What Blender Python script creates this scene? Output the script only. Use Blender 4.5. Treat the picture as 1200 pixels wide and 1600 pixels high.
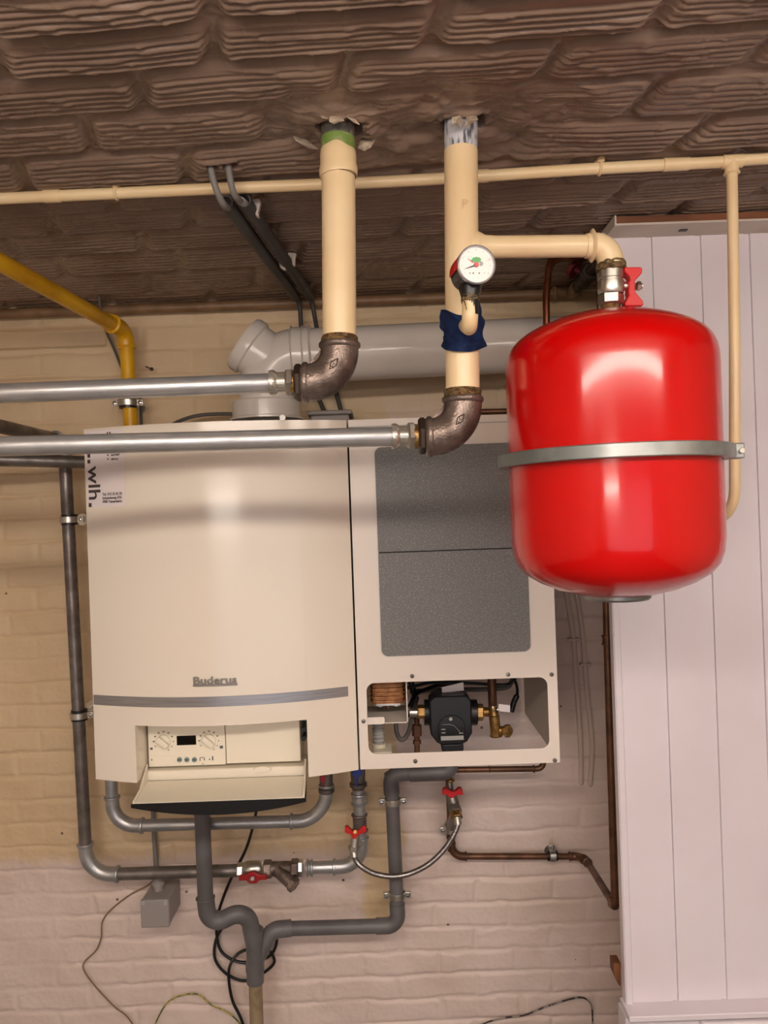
import bpy, bmesh, math, random
import numpy as np
from mathutils import Vector, Matrix, Quaternion, Euler
random.seed(7); RNG = np.random.RandomState(11)
for o in list(bpy.data.objects): bpy.data.objects.remove(o)
scene = bpy.context.scene
PI = math.pi

# ------------------------------------------------------------------ camera, world, light, exposure
E = 1.62            # eye height above the floor
F = 1202.0          # focal length in pixels of the 1200 x 1600 frame
ROLL = 0.035
CEIL = 0.59         # ceiling above the eye
WALL = 2.08         # distance of the brick wall
cam_d = bpy.data.cameras.new('camera'); cam = bpy.data.objects.new('camera', cam_d)
scene.collection.objects.link(cam); scene.camera = cam
cam_d.sensor_fit = 'VERTICAL'; cam_d.sensor_height = 24.0; cam_d.lens = 24.0*F/1600.0
cam_d.clip_start = 0.02; cam_d.clip_end = 30
cam.matrix_world = Matrix.Translation((0, 0, E)) @ Matrix.Rotation(PI/2, 4, 'X') @ Matrix.Rotation(-ROLL, 4, 'Z')

w = bpy.data.worlds.new('world'); scene.world = w; w.use_nodes = True
w.node_tree.nodes['Background'].inputs[0].default_value = (1.0, 0.9, 0.8, 1)
w.node_tree.nodes['Background'].inputs[1].default_value = 0.05

LAMP_W = 30.0      # emission of the ceiling tube lamps
DAY_W = 16.0        # daylight through the window behind the camera
EXPO = 0.29
scene.view_settings.view_transform = 'Standard'; scene.view_settings.look = 'None'
scene.view_settings.gamma = 1.0; scene.view_settings.use_curve_mapping = False
scene.view_settings.exposure = EXPO

def area(name, loc, rot, sx, sy, power, color):
    l = bpy.data.lights.new(name, 'AREA'); l.shape = 'RECTANGLE'; l.size = sx; l.size_y = sy
    l.energy = power; l.color = color
    o = bpy.data.objects.new(name, l); scene.collection.objects.link(o)
    o.location = loc; o.rotation_euler = rot
    return o
area('window_daylight', (0.25, -2.40, E-0.62), (PI/2, 0, 0), 3.0, 1.5, DAY_W, (0.84, 0.87, 1.0))

# ------------------------------------------------------------------ helpers
def lin(c):
    c = c/255.0
    return c/12.92 if c <= 0.04045 else ((c+0.055)/1.055)**2.4
def rgb(r, g, b): return (lin(r), lin(g), lin(b), 1)
def P(px, py, y):
    u = (px-600)/F; v = (800-py)/F
    c, s = math.cos(ROLL), math.sin(ROLL)
    return Vector(((u*c+v*s)*y, y, E+(-u*s+v*c)*y))
def S(n, y): return n*y/F

ORI = {}
def finish(o):
    scene.collection.objects.link(o)
def thing(name, label, cat, base, group=None):
    o = bpy.data.objects.new(name, None); finish(o); o.location = Vector(base); o.empty_display_size = 0.05
    ORI[o.name] = Vector(base); o['label'] = label; o['category'] = cat
    if group: o['group'] = group
    return o
def mesh_obj(name, me, mat, parent=None, smooth=True, label=None, cat=None, group=None, kind=None, angle=35, bevel=0):
    if parent is not None: base = ORI[parent.name]
    else:
        n = len(me.vertices); a = np.empty(n*3, dtype=np.float32); me.vertices.foreach_get('co', a)
        a = a.reshape(-1, 3); mn, mx = a.min(0), a.max(0)
        base = Vector(((mn[0]+mx[0])/2, (mn[1]+mx[1])/2, mn[2]))
    me.transform(Matrix.Translation(-base))
    o = bpy.data.objects.new(name, me); me.name = name; finish(o)
    if parent is not None:
        o.parent = parent
        if parent.data is None: pass
        ORI[o.name] = base
    else:
        o.location = base; ORI[o.name] = base
    for m in (mat if isinstance(mat, (list, tuple)) else [mat]): me.materials.append(m)
    if smooth:
        me.polygons.foreach_set('use_smooth', [True]*len(me.polygons))
        me.set_sharp_from_angle(angle=math.radians(angle))
    if bevel:
        b = o.modifiers.new('bevel', 'BEVEL'); b.width = bevel; b.segments = 2; b.limit_method = 'ANGLE'; b.angle_limit = math.radians(35)
    if label: o['label'] = label
    if cat: o['category'] = cat
    if group: o['group'] = group
    if kind: o['kind'] = kind
    me.update()
    return o
def obj(name, bm, mat, parent=None, **k):
    bmesh.ops.recalc_face_normals(bm, faces=bm.faces[:])
    me = bpy.data.meshes.new(name); bm.to_mesh(me); bm.free()
    return mesh_obj(name, me, mat, parent, **k)
def NB(): return bmesh.new()

def frame(o, d, up=None):
    d = Vector(d).normalized()
    up = Vector(up) if up is not None else (Vector((0, 0, 1)) if abs(d.z) < 0.9 else Vector((0, 1, 0)))
    x = up.cross(d).normalized(); y = d.cross(x)
    M = Matrix.Identity(4)
    for i in range(3): M[i][0] = x[i]; M[i][1] = y[i]; M[i][2] = d[i]; M[i][3] = o[i]
    return M
def FRONT(x, y, z): return Matrix(((1, 0, 0, x), (0, 0, -1, y), (0, 1, 0, z), (0, 0, 0, 1)))

def sweep(bm, pts, r, n=20, caps=True, sq=None):
    pts = [Vector(p) for p in pts]
    rs = r if isinstance(r, (list, tuple)) else [r]*len(pts)
    N = len(pts); T = []
    for i in range(N):
        a = pts[max(i-1, 0)]; b = pts[min(i+1, N-1)]
        T.append((b-a).normalized())
    t = T[0]; u = t.orthogonal().normalized(); rings = []
    for i in range(N):
        if i: u = (T[i-1].rotation_difference(T[i])) @ u
        u = (u - T[i]*u.dot(T[i])).normalized(); v = T[i].cross(u)
        rings.append([bm.verts.new(pts[i]+(u*math.cos(2*PI*k/n)+v*math.sin(2*PI*k/n))*rs[i]) for k in range(n)])
    for a, b in zip(rings, rings[1:]):
        for k in range(n): bm.faces.new((a[k], a[(k+1) % n], b[(k+1) % n], b[k]))
    if caps:
        bm.faces.new(rings[0][::-1]); bm.faces.new(rings[-1])
    return rings
def fillet(pts, rad, seg=8):
    pts = [Vector(p) for p in pts]; out = [pts[0]]
    rads = rad if isinstance(rad, (list, tuple)) else [rad]*(len(pts)-2)
    for i in range(1, len(pts)-1):
        arc = arcpts(pts[i-1], pts[i], pts[i+1], rads[i-1], seg); out += arc
    out.append(pts[-1]); return out
def arcpts(a, b, c, r, seg=8):
    d1 = (a-b).normalized(); d2 = (c-b).normalized()
    ang = d1.angle(d2)
    if ang > PI-0.02: return [b]
    t = r/math.tan(ang/2); t = min(t, (a-b).length*0.49*2, (c-b).length*0.98); r = t*math.tan(ang/2)
    p1 = b+d1*t; p2 = b+d2*t
    cen = b+(d1+d2).normalized()*(r/math.sin(ang/2))
    v1 = p1-cen; v2 = p2-cen; tot = v1.angle(v2); out = []
    ax = v1.cross(v2).normalized()
    for k in range(seg+1): out.append(cen+Quaternion(ax, tot*k/seg) @ v1)
    return out
def spline(pts, seg=10):
    pts = [Vector(p) for p in pts]; q = [pts[0]*2-pts[1]]+pts+[pts[-1]*2-pts[-2]]; out = []
    for i in range(1, len(q)-2):
        p0, p1, p2, p3 = q[i-1:i+3]
        for k in range(seg):
            t = k/seg
            out.append(0.5*((2*p1)+(p2-p0)*t+(2*p0-5*p1+4*p2-p3)*t*t+(3*p1-p0-3*p2+p3)*t**3))
    out.append(pts[-1]); return out
def lathe(bm, prof, M, n=32, a0=0, a1=2*PI, close=True):
    full = abs(a1-a0-2*PI) < 1e-6; cnt = n if full else n+1; rings = []
    for (r, h) in prof:
        if r < 1e-6: rings.append([bm.verts.new(M @ Vector((0, 0, h)))])
        else: rings.append([bm.verts.new(M @ Vector((r*math.cos(a0+(a1-a0)*k/n), r*math.sin(a0+(a1-a0)*k/n), h))) for k in range(cnt)])
    for a, b in zip(rings, rings[1:]):
        for k in range(n):
            k2 = (k+1) % cnt
            if len(a) == 1 and len(b) == 1: continue
            if len(a) == 1: bm.faces.new((a[0], b[k], b[k2]))
            elif len(b) == 1: bm.faces.new((a[k], b[0], a[k2]))
            else: bm.faces.new((a[k], b[k], b[k2], a[k2]))
def cyl(bm, a, b, r, n=24, r2=None):
    a = Vector(a); b = Vector(b); L = (b-a).length
    lathe(bm, [(0, 0), (r, 0), (r if r2 is None else r2, L), (0, L)], frame(a, b-a), n)
def hexn(bm, a, b, r, rot=0):
    a = Vector(a); b = Vector(b); L = (b-a).length; c = 0.12*r
    lathe(bm, [(0, 0), (r-c, 0), (r, c), (r, L-c), (r-c, L), (0, L)], frame(a, b-a) @ Matrix.Rotation(rot, 4, 'Z'), 6)
def ring(bm, c, d, r, h, t=0.003, n=32):      # a bead / band around an axis
    d = Vector(d).normalized(); c = Vector(c)
    lathe(bm, [(r-t, -h/2), (r, -h/2+t*0.4), (r+t*0.2, 0), (r, h/2-t*0.4), (r-t, h/2)], frame(c, d), n)
def box(bm, x0, x1, y0, y1, z0, z1, M=None):
    vs = [bm.verts.new((M @ Vector((x, y, z))) if M else (x, y, z)) for x in (x0, x1) for y in (y0, y1) for z in (z0, z1)]
    for f in ((0, 1, 3, 2), (4, 6, 7, 5), (0, 4, 5, 1), (2, 3, 7, 6), (0, 2, 6, 4), (1, 5, 7, 3)): bm.faces.new([vs[i] for i in f])
def prism(bm, pts, d):                          # polygon extruded along vector d
    d = Vector(d); a = [bm.verts.new(Vector(p)) for p in pts]; b = [bm.verts.new(Vector(p)+d) for p in pts]
    n = len(a); bm.faces.new(a); bm.faces.new(b[::-1])
    for i in range(n): bm.faces.new((a[i], b[i], b[(i+1) % n], a[(i+1) % n]))
def pxprism(bm, pts, y, depth): prism(bm, [P(a, b, y) for a, b in pts], (0, depth, 0))
def rrect(x0, x1, y0, y1, r, seg=6):
    out = []
    for cx, cy, a in ((x1-r, y1-r, 0), (x0+r, y1-r, 1), (x0+r, y0+r, 2), (x1-r, y0+r, 3)):
        for k in range(seg+1):
            t = (a+k/seg)*PI/2; out.append((cx+r*math.cos(t), cy+r*math.sin(t)))
    return out
def plate(name, outer, holes, th, M, mat, parent, **k):
    cu = bpy.data.curves.new(name, 'CURVE'); cu.dimensions = '2D'; cu.fill_mode = 'BOTH'; cu.extrude = th/2
    for loop in [outer]+holes:
        s = cu.splines.new('POLY'); s.points.add(len(loop)-1); s.use_cyclic_u = True
        for i, (a, b) in enumerate(loop): s.points[i].co = (a, b, 0, 1)
    t = bpy.data.objects.new('tmp', cu); me = bpy.data.meshes.new_from_object(t)
    bpy.data.objects.remove(t); bpy.data.curves.remove(cu)
    me.transform(M); return mesh_obj(name, me, mat, parent, angle=30, **k)
def text_mesh(s, size, ext=0.0, off=0.0, sx=1.0, align='LEFT', bold=False):
    cu = bpy.data.curves.new('t', 'FONT'); cu.body = s; cu.size = size; cu.extrude = ext; cu.offset = off
    cu.align_x = align; cu.resolution_u = 4
    t = bpy.data.objects.new('tmp', cu); me = bpy.data.meshes.new_from_object(t)
    bpy.data.objects.remove(t); bpy.data.curves.remove(cu)
    me.transform(Matrix.Diagonal((sx, 1, 1, 1))); return me

# ------------------------------------------------------------------ materials
def node(nt, t, **k):
    n = nt.nodes.new(t)
    for a, b in k.items(): setattr(n, a, b)
    return n
def mat(name, c, rough=0.5, metal=0.0, c2=None, scale=30, mixlo=0.4, mixhi=0.6, bump=0.0, bscale=200, coat=0.0, rvar=0.0, spec=0.5, stretch=None, detail=4):
    m = bpy.data.materials.new(name); m.use_nodes = True; nt = m.node_tree; b = nt.nodes['Principled BSDF']
    b.inputs['Base Color'].default_value = c; b.inputs['Roughness'].default_value = rough; b.inputs['Metallic'].default_value = metal
    b.inputs['Coat Weight'].default_value = coat; b.inputs['Coat Roughness'].default_value = 0.08; b.inputs['Specular IOR Level'].default_value = spec
    tc = node(nt, 'ShaderNodeTexCoord'); vec = tc.outputs['Object']
    if stretch:
        mp = node(nt, 'ShaderNodeMapping'); mp.inputs['Scale'].default_value = stretch; nt.links.new(vec, mp.inputs[0]); vec = mp.outputs[0]
    nz = node(nt, 'ShaderNodeTexNoise'); nz.inputs['Scale'].default_value = scale; nz.inputs['Detail'].default_value = detail; nt.links.new(vec, nz.inputs['Vector'])
    mr = node(nt, 'ShaderNodeMapRange'); mr.inputs[1].default_value = mixlo; mr.inputs[2].default_value = mixhi; nt.links.new(nz.outputs[0], mr.inputs[0])
    if c2 is not None:
        mx = node(nt, 'ShaderNodeMix', data_type='RGBA'); mx.inputs[6].default_value = c; mx.inputs[7].default_value = c2
        nt.links.new(mr.outputs[0], mx.inputs[0]); nt.links.new(mx.outputs[2], b.inputs['Base Color'])
    if rvar:
        ma = node(nt, 'ShaderNodeMath', operation='MULTIPLY_ADD'); ma.inputs[1].default_value = rvar; ma.inputs[2].default_value = rough-rvar/2
        nt.links.new(mr.outputs[0], ma.inputs[0]); nt.links.new(ma.outputs[0], b.inputs['Roughness'])
    if bump:
        n2 = node(nt, 'ShaderNodeTexNoise'); n2.inputs['Scale'].default_value = bscale; n2.inputs['Detail'].default_value = 3; nt.links.new(vec, n2.inputs['Vector'])
        bp = node(nt, 'ShaderNodeBump'); bp.inputs['Strength'].default_value = bump; bp.inputs['Distance'].default_value = 0.002
        nt.links.new(n2.outputs[0], bp.inputs['Height']); nt.links.new(bp.outputs[0], b.inputs['Normal'])
    return m
M_ceil = mat('ceiling_paint', rgb(146, 124, 108), 0.27, c2=rgb(128, 106, 92), scale=7, mixlo=0.35, mixhi=0.65, bump=0.35, bscale=120, rvar=0.15)
M_cream = mat('cream_pipe_paint', rgb(236, 212, 170), 0.33, c2=rgb(228, 200, 155), scale=6, bump=0.15, bscale=60)
M_bare = mat('bare_grey_pipe', rgb(200, 200, 206), 0.55, c2=rgb(80, 80, 90), scale=60, mixlo=0.5, mixhi=0.64, bump=0.3, stretch=(2.5, 2.5, 0.6))
M_bare2 = mat('bare_dark_pipe', rgb(80, 78, 76), 0.6, c2=rgb(120, 112, 98), scale=70, bump=0.4)
M_green = mat('green_paint', rgb(112, 140, 62), 0.6, c2=rgb(150, 150, 110), scale=80, mixlo=0.5, mixhi=0.66, bump=0.3)
M_galv = mat('galvanised_steel', rgb(182, 182, 182), 0.34, 0.65, c2=rgb(160, 161, 162), scale=40, rvar=0.12, bump=0.08, bscale=300, stretch=(0.4, 1, 1))
M_galvd = mat('dull_steel', rgb(128, 122, 118), 0.40, 0.6, c2=rgb(106, 99, 94), scale=25, rvar=0.15)
M_press = mat('press_fitting_steel', rgb(205, 202, 194), 0.22, 0.75, c2=rgb(180, 176, 164), scale=50)
M_nut = mat('bright_nut', rgb(205, 203, 195), 0.28, 0.95)
M_brass = mat('brass', rgb(176, 140, 84), 0.34, 0.8, c2=rgb(136, 102, 58), scale=60)
M_iron = mat('malleable_iron', rgb(128, 114, 106), 0.38, 0.6, c2=rgb(88, 74, 66), scale=30, bump=0.5, bscale=260, rvar=0.2)
M_rust = mat('rusty_thread', rgb(130, 95, 50), 0.8, 0.2, c2=rgb(75, 50, 28), scale=120, bump=0.8, bscale=300)
M_darknut = mat('dark_iron_nut', rgb(62, 50, 42), 0.5, 0.6, bump=0.3)
M_hemp = mat('hemp_seal', rgb(130, 108, 70), 0.9, c2=rgb(78, 62, 38), scale=150, bump=1.0, bscale=300)
M_red = mat('red_tank_enamel', rgb(196, 3, 4), 0.2, coat=0.35, spec=0.3, bump=0.02, bscale=500, c2=rgb(190, 3, 4), scale=4)
M_redp = mat('red_plastic', rgb(205, 22, 26), 0.4)
M_redd = mat('dark_red_handle', rgb(150, 16, 22), 0.45)
M_blue = mat('blue_handle', rgb(30, 55, 140), 0.45)
M_band = mat('grey_clamp_band', rgb(165, 168, 166), 0.42, 0.6, c2=rgb(125, 130, 128), scale=12, rvar=0.1)
M_yellow = mat('yellow_gas_paint', rgb(226, 174, 22), 0.34, c2=rgb(204, 148, 14), scale=9, bump=0.15, bscale=80)
M_flue = mat('white_flue_enamel', rgb(220, 214, 207), 0.16, c2=rgb(214, 207, 200), scale=5)
M_pvc = mat('grey_pvc', rgb(104, 102, 104), 0.45, c2=rgb(92, 89, 90), scale=14)
M_pvcd = mat('dark_grey_sleeve', rgb(74, 72, 72), 0.55, c2=rgb(62, 58, 56), scale=12)
M_pvcl = mat('grey_conduit', rgb(120, 116, 112), 0.5)
M_sand = mat('sandy_pipe', rgb(150, 132, 104), 0.6, c2=rgb(120, 100, 74), scale=30, mixlo=0.5, mixhi=0.75)
M_copper = mat('tarnished_copper', rgb(112, 76, 54), 0.42, 0.5, c2=rgb(84, 56, 38), scale=22, rvar=0.15)
M_copperb = mat('clean_copper', rgb(176, 112, 88), 0.28, 0.95, c2=rgb(150, 92, 68), scale=20)
M_brown = mat('brown_painted_pipe', rgb(140, 110, 80), 0.45, c2=rgb(118, 90, 62), scale=14)
M_wallpaintpipe = mat('painted_conduit', rgb(206, 188, 176), 0.55)
M_white = mat('boiler_white', rgb(232, 222, 208), 0.17, c2=rgb(230, 220, 205), scale=3)
M_sheet = mat('white_sheet_metal', rgb(228, 218, 208), 0.35)
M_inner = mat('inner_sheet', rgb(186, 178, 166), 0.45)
M_plastic = mat('cream_plastic', rgb(232, 224, 206), 0.42)
M_strip = mat('brushed_strip', rgb(165, 165, 168), 0.3, 0.7, c2=rgb(148, 148, 150), scale=40, stretch=(0.2, 1, 20))
M_chrome = mat('chrome', rgb(200, 198, 195), 0.15, 1.0)
M_logo = mat('satin_metal_lettering', rgb(138, 132, 128), 0.38, 0.5)
M_black = mat('black_plastic', rgb(18, 18, 20), 0.35)
M_pump = mat('pump_black', rgb(13, 15, 21), 0.4)
M_screen = mat('black_screen', rgb(6, 6, 8), 0.1)
M_print = mat('dark_print', rgb(66, 54, 54), 0.6)
M_printg = mat('grey_print', rgb(90, 92, 94), 0.6)
M_btn = mat('grey_green_button', rgb(120, 140, 138), 0.5)
M_sticker = mat('white_sticker', rgb(228, 218, 218), 0.45)
M_epp = mat('grey_foam_panel', rgb(112, 112, 112), 0.55, c2=rgb(150, 148, 146), scale=330, mixlo=0.5, mixhi=0.72, bump=0.6, bscale=330, detail=2)
M_seam = mat('seam_black', rgb(16, 15, 15), 0.8)
M_rag = mat('blue_cloth', rgb(36, 62, 116), 0.85, c2=rgb(24, 44, 92), scale=60, bump=0.4, bscale=400)
M_dial = mat('gauge_dial', rgb(244, 240, 236), 0.5)
M_pink = mat('pink_print', rgb(226, 96, 100), 0.5)
M_grn = mat('green_print', rgb(96, 178, 110), 0.5)
M_greyp = mat('pale_grey_print', rgb(170, 170, 168), 0.5)
M_bezel = mat('gauge_bezel', rgb(190, 190, 196), 0.2, 0.7)
M_glass = None
M_wood = mat('raw_wood', rgb(128, 78, 48), 0.7, c2=rgb(98, 58, 34), scale=18, stretch=(0.3, 1, 1), bump=0.3)
M_tim = mat('painted_timber', rgb(208, 196, 186), 0.5, c2=rgb(196, 184, 172), scale=8)
M_hx = mat('copper_brazed_plates', rgb(176, 122, 78), 0.45, 0.5, c2=rgb(140, 92, 56), scale=60)
M_hose = mat('braided_steel', rgb(176, 170, 166), 0.3, 0.9, c2=rgb(110, 106, 104), scale=600, detail=1)
M_cabb = mat('black_cable', rgb(20, 20, 22), 0.4)
M_cabg = mat('grey_cable', rgb(92, 88, 84), 0.5)
M_cabt = mat('tan_cable', rgb(128, 104, 76), 0.5)
M_cabyg = mat('yellow_green_cable', rgb(176, 160, 60), 0.45, c2=rgb(70, 100, 50), scale=60, mixlo=0.5, mixhi=0.54)
M_cabbw = mat('flaking_wire', rgb(40, 30, 28), 0.5, c2=rgb(150, 142, 132), scale=38, mixlo=0.49, mixhi=0.52)
M_jbox = mat('grey_box_plastic', rgb(150, 143, 140), 0.5)
M_floor = mat('floor_concrete', rgb(110, 102, 94), 0.7, c2=rgb(96, 88, 80), scale=4)
M_room = mat('room_wall_paint', rgb(214, 200, 184), 0.6, c2=rgb(206, 190, 172), scale=3)
M_chip = mat('peeling_paint', rgb(222, 205, 182), 0.5, c2=rgb(160, 142, 126), scale=40)
M_hole = mat('dark_cavity', rgb(30, 26, 22), 0.9)
M_mark = mat('pencil_mark', rgb(205, 172, 128), 0.6)

# painted brick wall: cream behind the boiler, pinkish white where it was painted later
def wall_mat():
    m = bpy.data.materials.new('painted_brick'); m.use_nodes = True; nt = m.node_tree; b = nt.nodes['Principled BSDF']
    L = nt.links.new
    geo = node(nt, 'ShaderNodeNewGeometry'); sep = node(nt, 'ShaderNodeSeparateXYZ'); L(geo.outputs['Position'], sep.inputs[0])
    nz = node(nt, 'ShaderNodeTexNoise'); nz.inputs['Scale'].default_value = 14; nz.inputs['Detail'].default_value = 3; L(geo.outputs['Position'], nz.inputs['Vector'])
    def M(op, a, bb=None, c=None):
        n = node(nt, 'ShaderNodeMath', operation=op)
        for i, x in enumerate((a, bb, c)):
            if x is None: continue
            if isinstance(x, (int, float)): n.inputs[i].default_value = x
            else: L(x, n.inputs[i])
        return n.outputs[0]
    jit = M('MULTIPLY_ADD', nz.outputs[0], 0.08, -0.04)
    x = M('ADD', sep.outputs[0], jit); z = M('ADD', sep.outputs[2], M('MULTIPLY_ADD', nz.outputs[0], 0.05, -0.025))
    def step(v, e, wd=0.02):
        n = node(nt, 'ShaderNodeMapRange', interpolation_type='SMOOTHSTEP'); n.inputs[1].default_value = e-wd; n.inputs[2].default_value = e+wd; L(v, n.inputs[0]); return n.outputs[0]
    zb = P(300, 1335, WALL).z; zp = P(600, 1448, WALL).z; xr = P(628, 1380, WALL).x; xl = P(572, 1400, WALL).x
    above = step(z, zb); patch = M('MULTIPLY', step(z, zp), step(x, xl, 0.012))
    left = M('SUBTRACT', 1.0, step(x, xr, 0.015))
    cream = M('MULTIPLY', M('MAXIMUM', above, patch), left)
    # also cream above the boiler line across the whole wall
    cream = M('MAXIMUM', cream, step(z, P(800, 640, WALL).z, 0.1))
    mx = node(nt, 'ShaderNodeMix', data_type='RGBA'); mx.inputs[6].default_value = rgb(222, 204, 196); mx.inputs[7].default_value = rgb(216, 192, 156)
    L(cream, mx.inputs[0])
    n2 = node(nt, 'ShaderNodeTexNoise'); n2.inputs['Scale'].default_value = 5; n2.inputs['Detail'].default_value = 5; L(geo.outputs['Position'], n2.inputs['Vector'])
    mr = node(nt, 'ShaderNodeMapRange'); mr.inputs[1].default_value = 0.4; mr.inputs[2].default_value = 0.75; mr.inputs[4].default_value = 0.45; L(n2.outputs[0], mr.inputs[0])
    m2 = node(nt, 'ShaderNodeMix', data_type='RGBA', blend_type='MULTIPLY'); m2.inputs[7].default_value = rgb(225, 215, 200)
    L(mr.outputs[0], m2.inputs[0]); L(mx.outputs[2], m2.inputs[6])
    # small brown chips
    n3 = node(nt, 'ShaderNodeTexVoronoi'); n3.inputs['Scale'].default_value = 9; L(geo.outputs['Position'], n3.inputs['Vector'])
    ch = M('LESS_THAN', n3.outputs[0], 0.035)
    m3 = node(nt, 'ShaderNodeMix', data_type='RGBA'); m3.inputs[7].default_value = rgb(110, 84, 66); L(ch, m3.inputs[0]); L(m2.outputs[2], m3.inputs[6])
    L(m3.outputs[2], b.inputs['Base Color']); b.inputs['Roughness'].default_value = 0.5
    n4 = node(nt, 'ShaderNodeTexNoise'); n4.inputs['Scale'].default_value = 90; n4.inputs['Detail'].default_value = 4; L(geo.outputs['Position'], n4.inputs['Vector'])
    bp = node(nt, 'ShaderNodeBump'); bp.inputs['Strength'].default_value = 0.35; bp.inputs['Distance'].default_value = 0.003
    L(n4.outputs[0], bp.inputs['Height']); L(bp.outputs[0], b.inputs['Normal'])
    return m
M_wall = wall_mat()

# ------------------------------------------------------------------ noise and height fields
def vnoise(x, y, sc, seed):
    r = np.random.RandomState(seed); G = r.rand(256, 256)
    u = x*sc+100; v = y*sc+100; i = np.floor(u).astype(int); j = np.floor(v).astype(int)
    fu = u-i; fv = v-j; fu = fu*fu*(3-2*fu); fv = fv*fv*(3-2*fv)
    g = lambda a, b: G[a % 256, b % 256]
    return (g(i, j)*(1-fu)+g(i+1, j)*fu)*(1-fv)+(g(i, j+1)*(1-fu)+g(i+1, j+1)*fu)*fv - 0.5
def ss(x, a, b):
    t = np.clip((x-a)/(b-a), 0, 1); return t*t*(3-2*t)
def gridmesh(name, X, Y, Z, flip=False):
    h, wd = X.shape; co = np.stack([X, Y, Z], -1).reshape(-1, 3).astype(np.float32)
    idx = np.arange(h*wd).reshape(h, wd)
    q = np.stack([idx[:-1, :-1], idx[:-1, 1:], idx[1:, 1:], idx[1:, :-1]], -1).reshape(-1, 4)
    if flip: q = q[:, ::-1]
    me = bpy.data.meshes.new(name); me.vertices.add(len(co)); me.vertices.foreach_set('co', co.ravel())
    me.loops.add(q.size); me.loops.foreach_set('vertex_index', q.ravel().astype(np.int32))
    me.polygons.add(len(q)); me.polygons.foreach_set('loop_start', np.arange(0, q.size, 4, dtype=np.int32))
    me.update(calc_edges=True); me.validate(); return me

# ------------------------------------------------------------------ the setting
riserA = P(529, 192, 1.16); riserB = P(720, 195, 1.18)
condA = P(328, 248, 1.262); condB = P(356, 246, 1.262)
def build_ceiling():
    xs = np.arange(-1.35, 1.42, 0.0065); ys = np.arange(0.62, WALL+0.06, 0.0013)
    X, Y = np.meshgrid(xs, ys)
    wx = vnoise(X, Y, 7, 1)*0.005+vnoise(X, Y, 30, 2)*0.0008
    v = Y+0.063*X+wx*0.8
    rows = [.60, .68, .765, .845, .927, 1.015, 1.117, 1.235, 1.362, 1.462, 1.565, 1.69, 1.84, 2.0, 2.2, 2.4]
    rows = [r*.978-.016 for r in rows]
    offs = [.05, -.1, .02, .1, -.19, -.307, -.15, -.31, -.20, -.08, .06, -.17, -.02, .1, 0, 0]
    H = np.zeros_like(X); L = 0.272
    for i in range(len(rows)-1):
        a, b = rows[i], rows[i+1]; inr = (v >= a) & (v < b)
        mid = (a+b)/2; half = (b-a)/2-0.005
        u = (X-offs[i]+0.25*(v-mid)+wx*1.5)/L; fu = (u-np.floor(u)-0.5)*L; ub = np.floor(u)
        dx = np.abs(fu)-(L/2-0.006); dv = np.abs(v-mid)-half
        r = 0.020
        qx = np.maximum(dx+r, 0); qv = np.maximum(dv+r, 0); d = np.sqrt(qx*qx+qv*qv)-r
        d = np.where((dx+r < 0) & (dv+r < 0), np.maximum(dx, dv), d)
        d = d+vnoise(X, Y, 45, 5+i)*0.003
        blk = 1-ss(d, -0.009, 0.003)
        ph = (v-a)/((b-a)/8.0); ph = ph-np.floor(ph); rib = ss(ph, 0, .32)*(1-ss(ph, .5, 1.0))
        rm = ss(-d, 0.006, 0.012)*ss(v, a+0.012, a+0.03)
        # every block carries its ribs a little differently
        hb = np.sin(ub*12.9+i*7.1)*0.5+0.5
        amp = 0.0042*(0.65+0.5*hb)*(0.85+0.8*(vnoise(X*0.5, Y, 14, 40+i)+0.2))
        amp = amp*(0.35+0.65*ss(v, .78, .90))
        tilt = (v-mid)/half*(0.0010+0.004*(hb-0.5))
        h = blk*(0.0095+tilt+0.002*hb)+rm*rib*amp
        H = np.where(inr, h, H)
    # smeared mortar and plaster round the pipe holes
    dA = np.hypot((X-riserA.x)*0.8, Y-riserA.y); dB = np.hypot((X-riserB.x)*0.75, Y-riserB.y)
    pl = np.maximum(1-ss(dA+vnoise(X, Y, 20, 61)*0.05, 0.05, 0.13), 1-ss(dB+vnoise(X, Y, 20, 62)*0.05, 0.075, 0.17))
    mid2 = 1-ss(np.abs(X-(riserA.x+riserB.x)/2)*0.9+np.abs(Y-1.2)*0.9+vnoise(X, Y, 15, 63)*0.06, 0.08, 0.16)
    pl = np.maximum(pl, mid2)
    rough = vnoise(X, Y, 22, 71)*0.016+vnoise(X, Y, 55, 72)*0.007+vnoise(X, Y, 140, 73)*0.003
    H = H*(1-pl)+pl*(0.001+rough)
    H += vnoise(X, Y, 6, 81)*0.006+vnoise(X, Y, 40, 82)*0.0013+vnoise(X, Y, 130, 83)*0.0005
    ridge = np.abs(vnoise(X*0.5, Y, 38, 84)); H += np.where(ridge < 0.05, (0.05-ridge)*0.05, 0)
    far = ss(Y, 1.35, 1.75); H = H-far*0.5*(H-0.004)
    # holes: the ceiling is broken open around the risers and the conduits
    for c, rad, sd in ((riserA, 0.034, 91), (riserB, 0.033, 92), (condA, 0.008, 93), (condB, 0.011, 94)):
        dd = np.hypot(X-c.x-0.003, Y-c.y)+vnoise(X, Y, 70, sd)*0.010+vnoise(X, Y, 160, sd+5)*0.005
        H = np.where(dd < rad, -0.09*ss(rad-dd, 0, 0.004)+H*0.2, H)
        lip = np.exp(-((dd-rad-0.006)/0.006)**2); H += lip*0.004
    Z = E+CEIL-H
    me = gridmesh('ceiling', X, Y, Z, True)
    mesh_obj('ceiling', me, M_ceil, kind='structure', angle=180)
build_ceiling()
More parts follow.
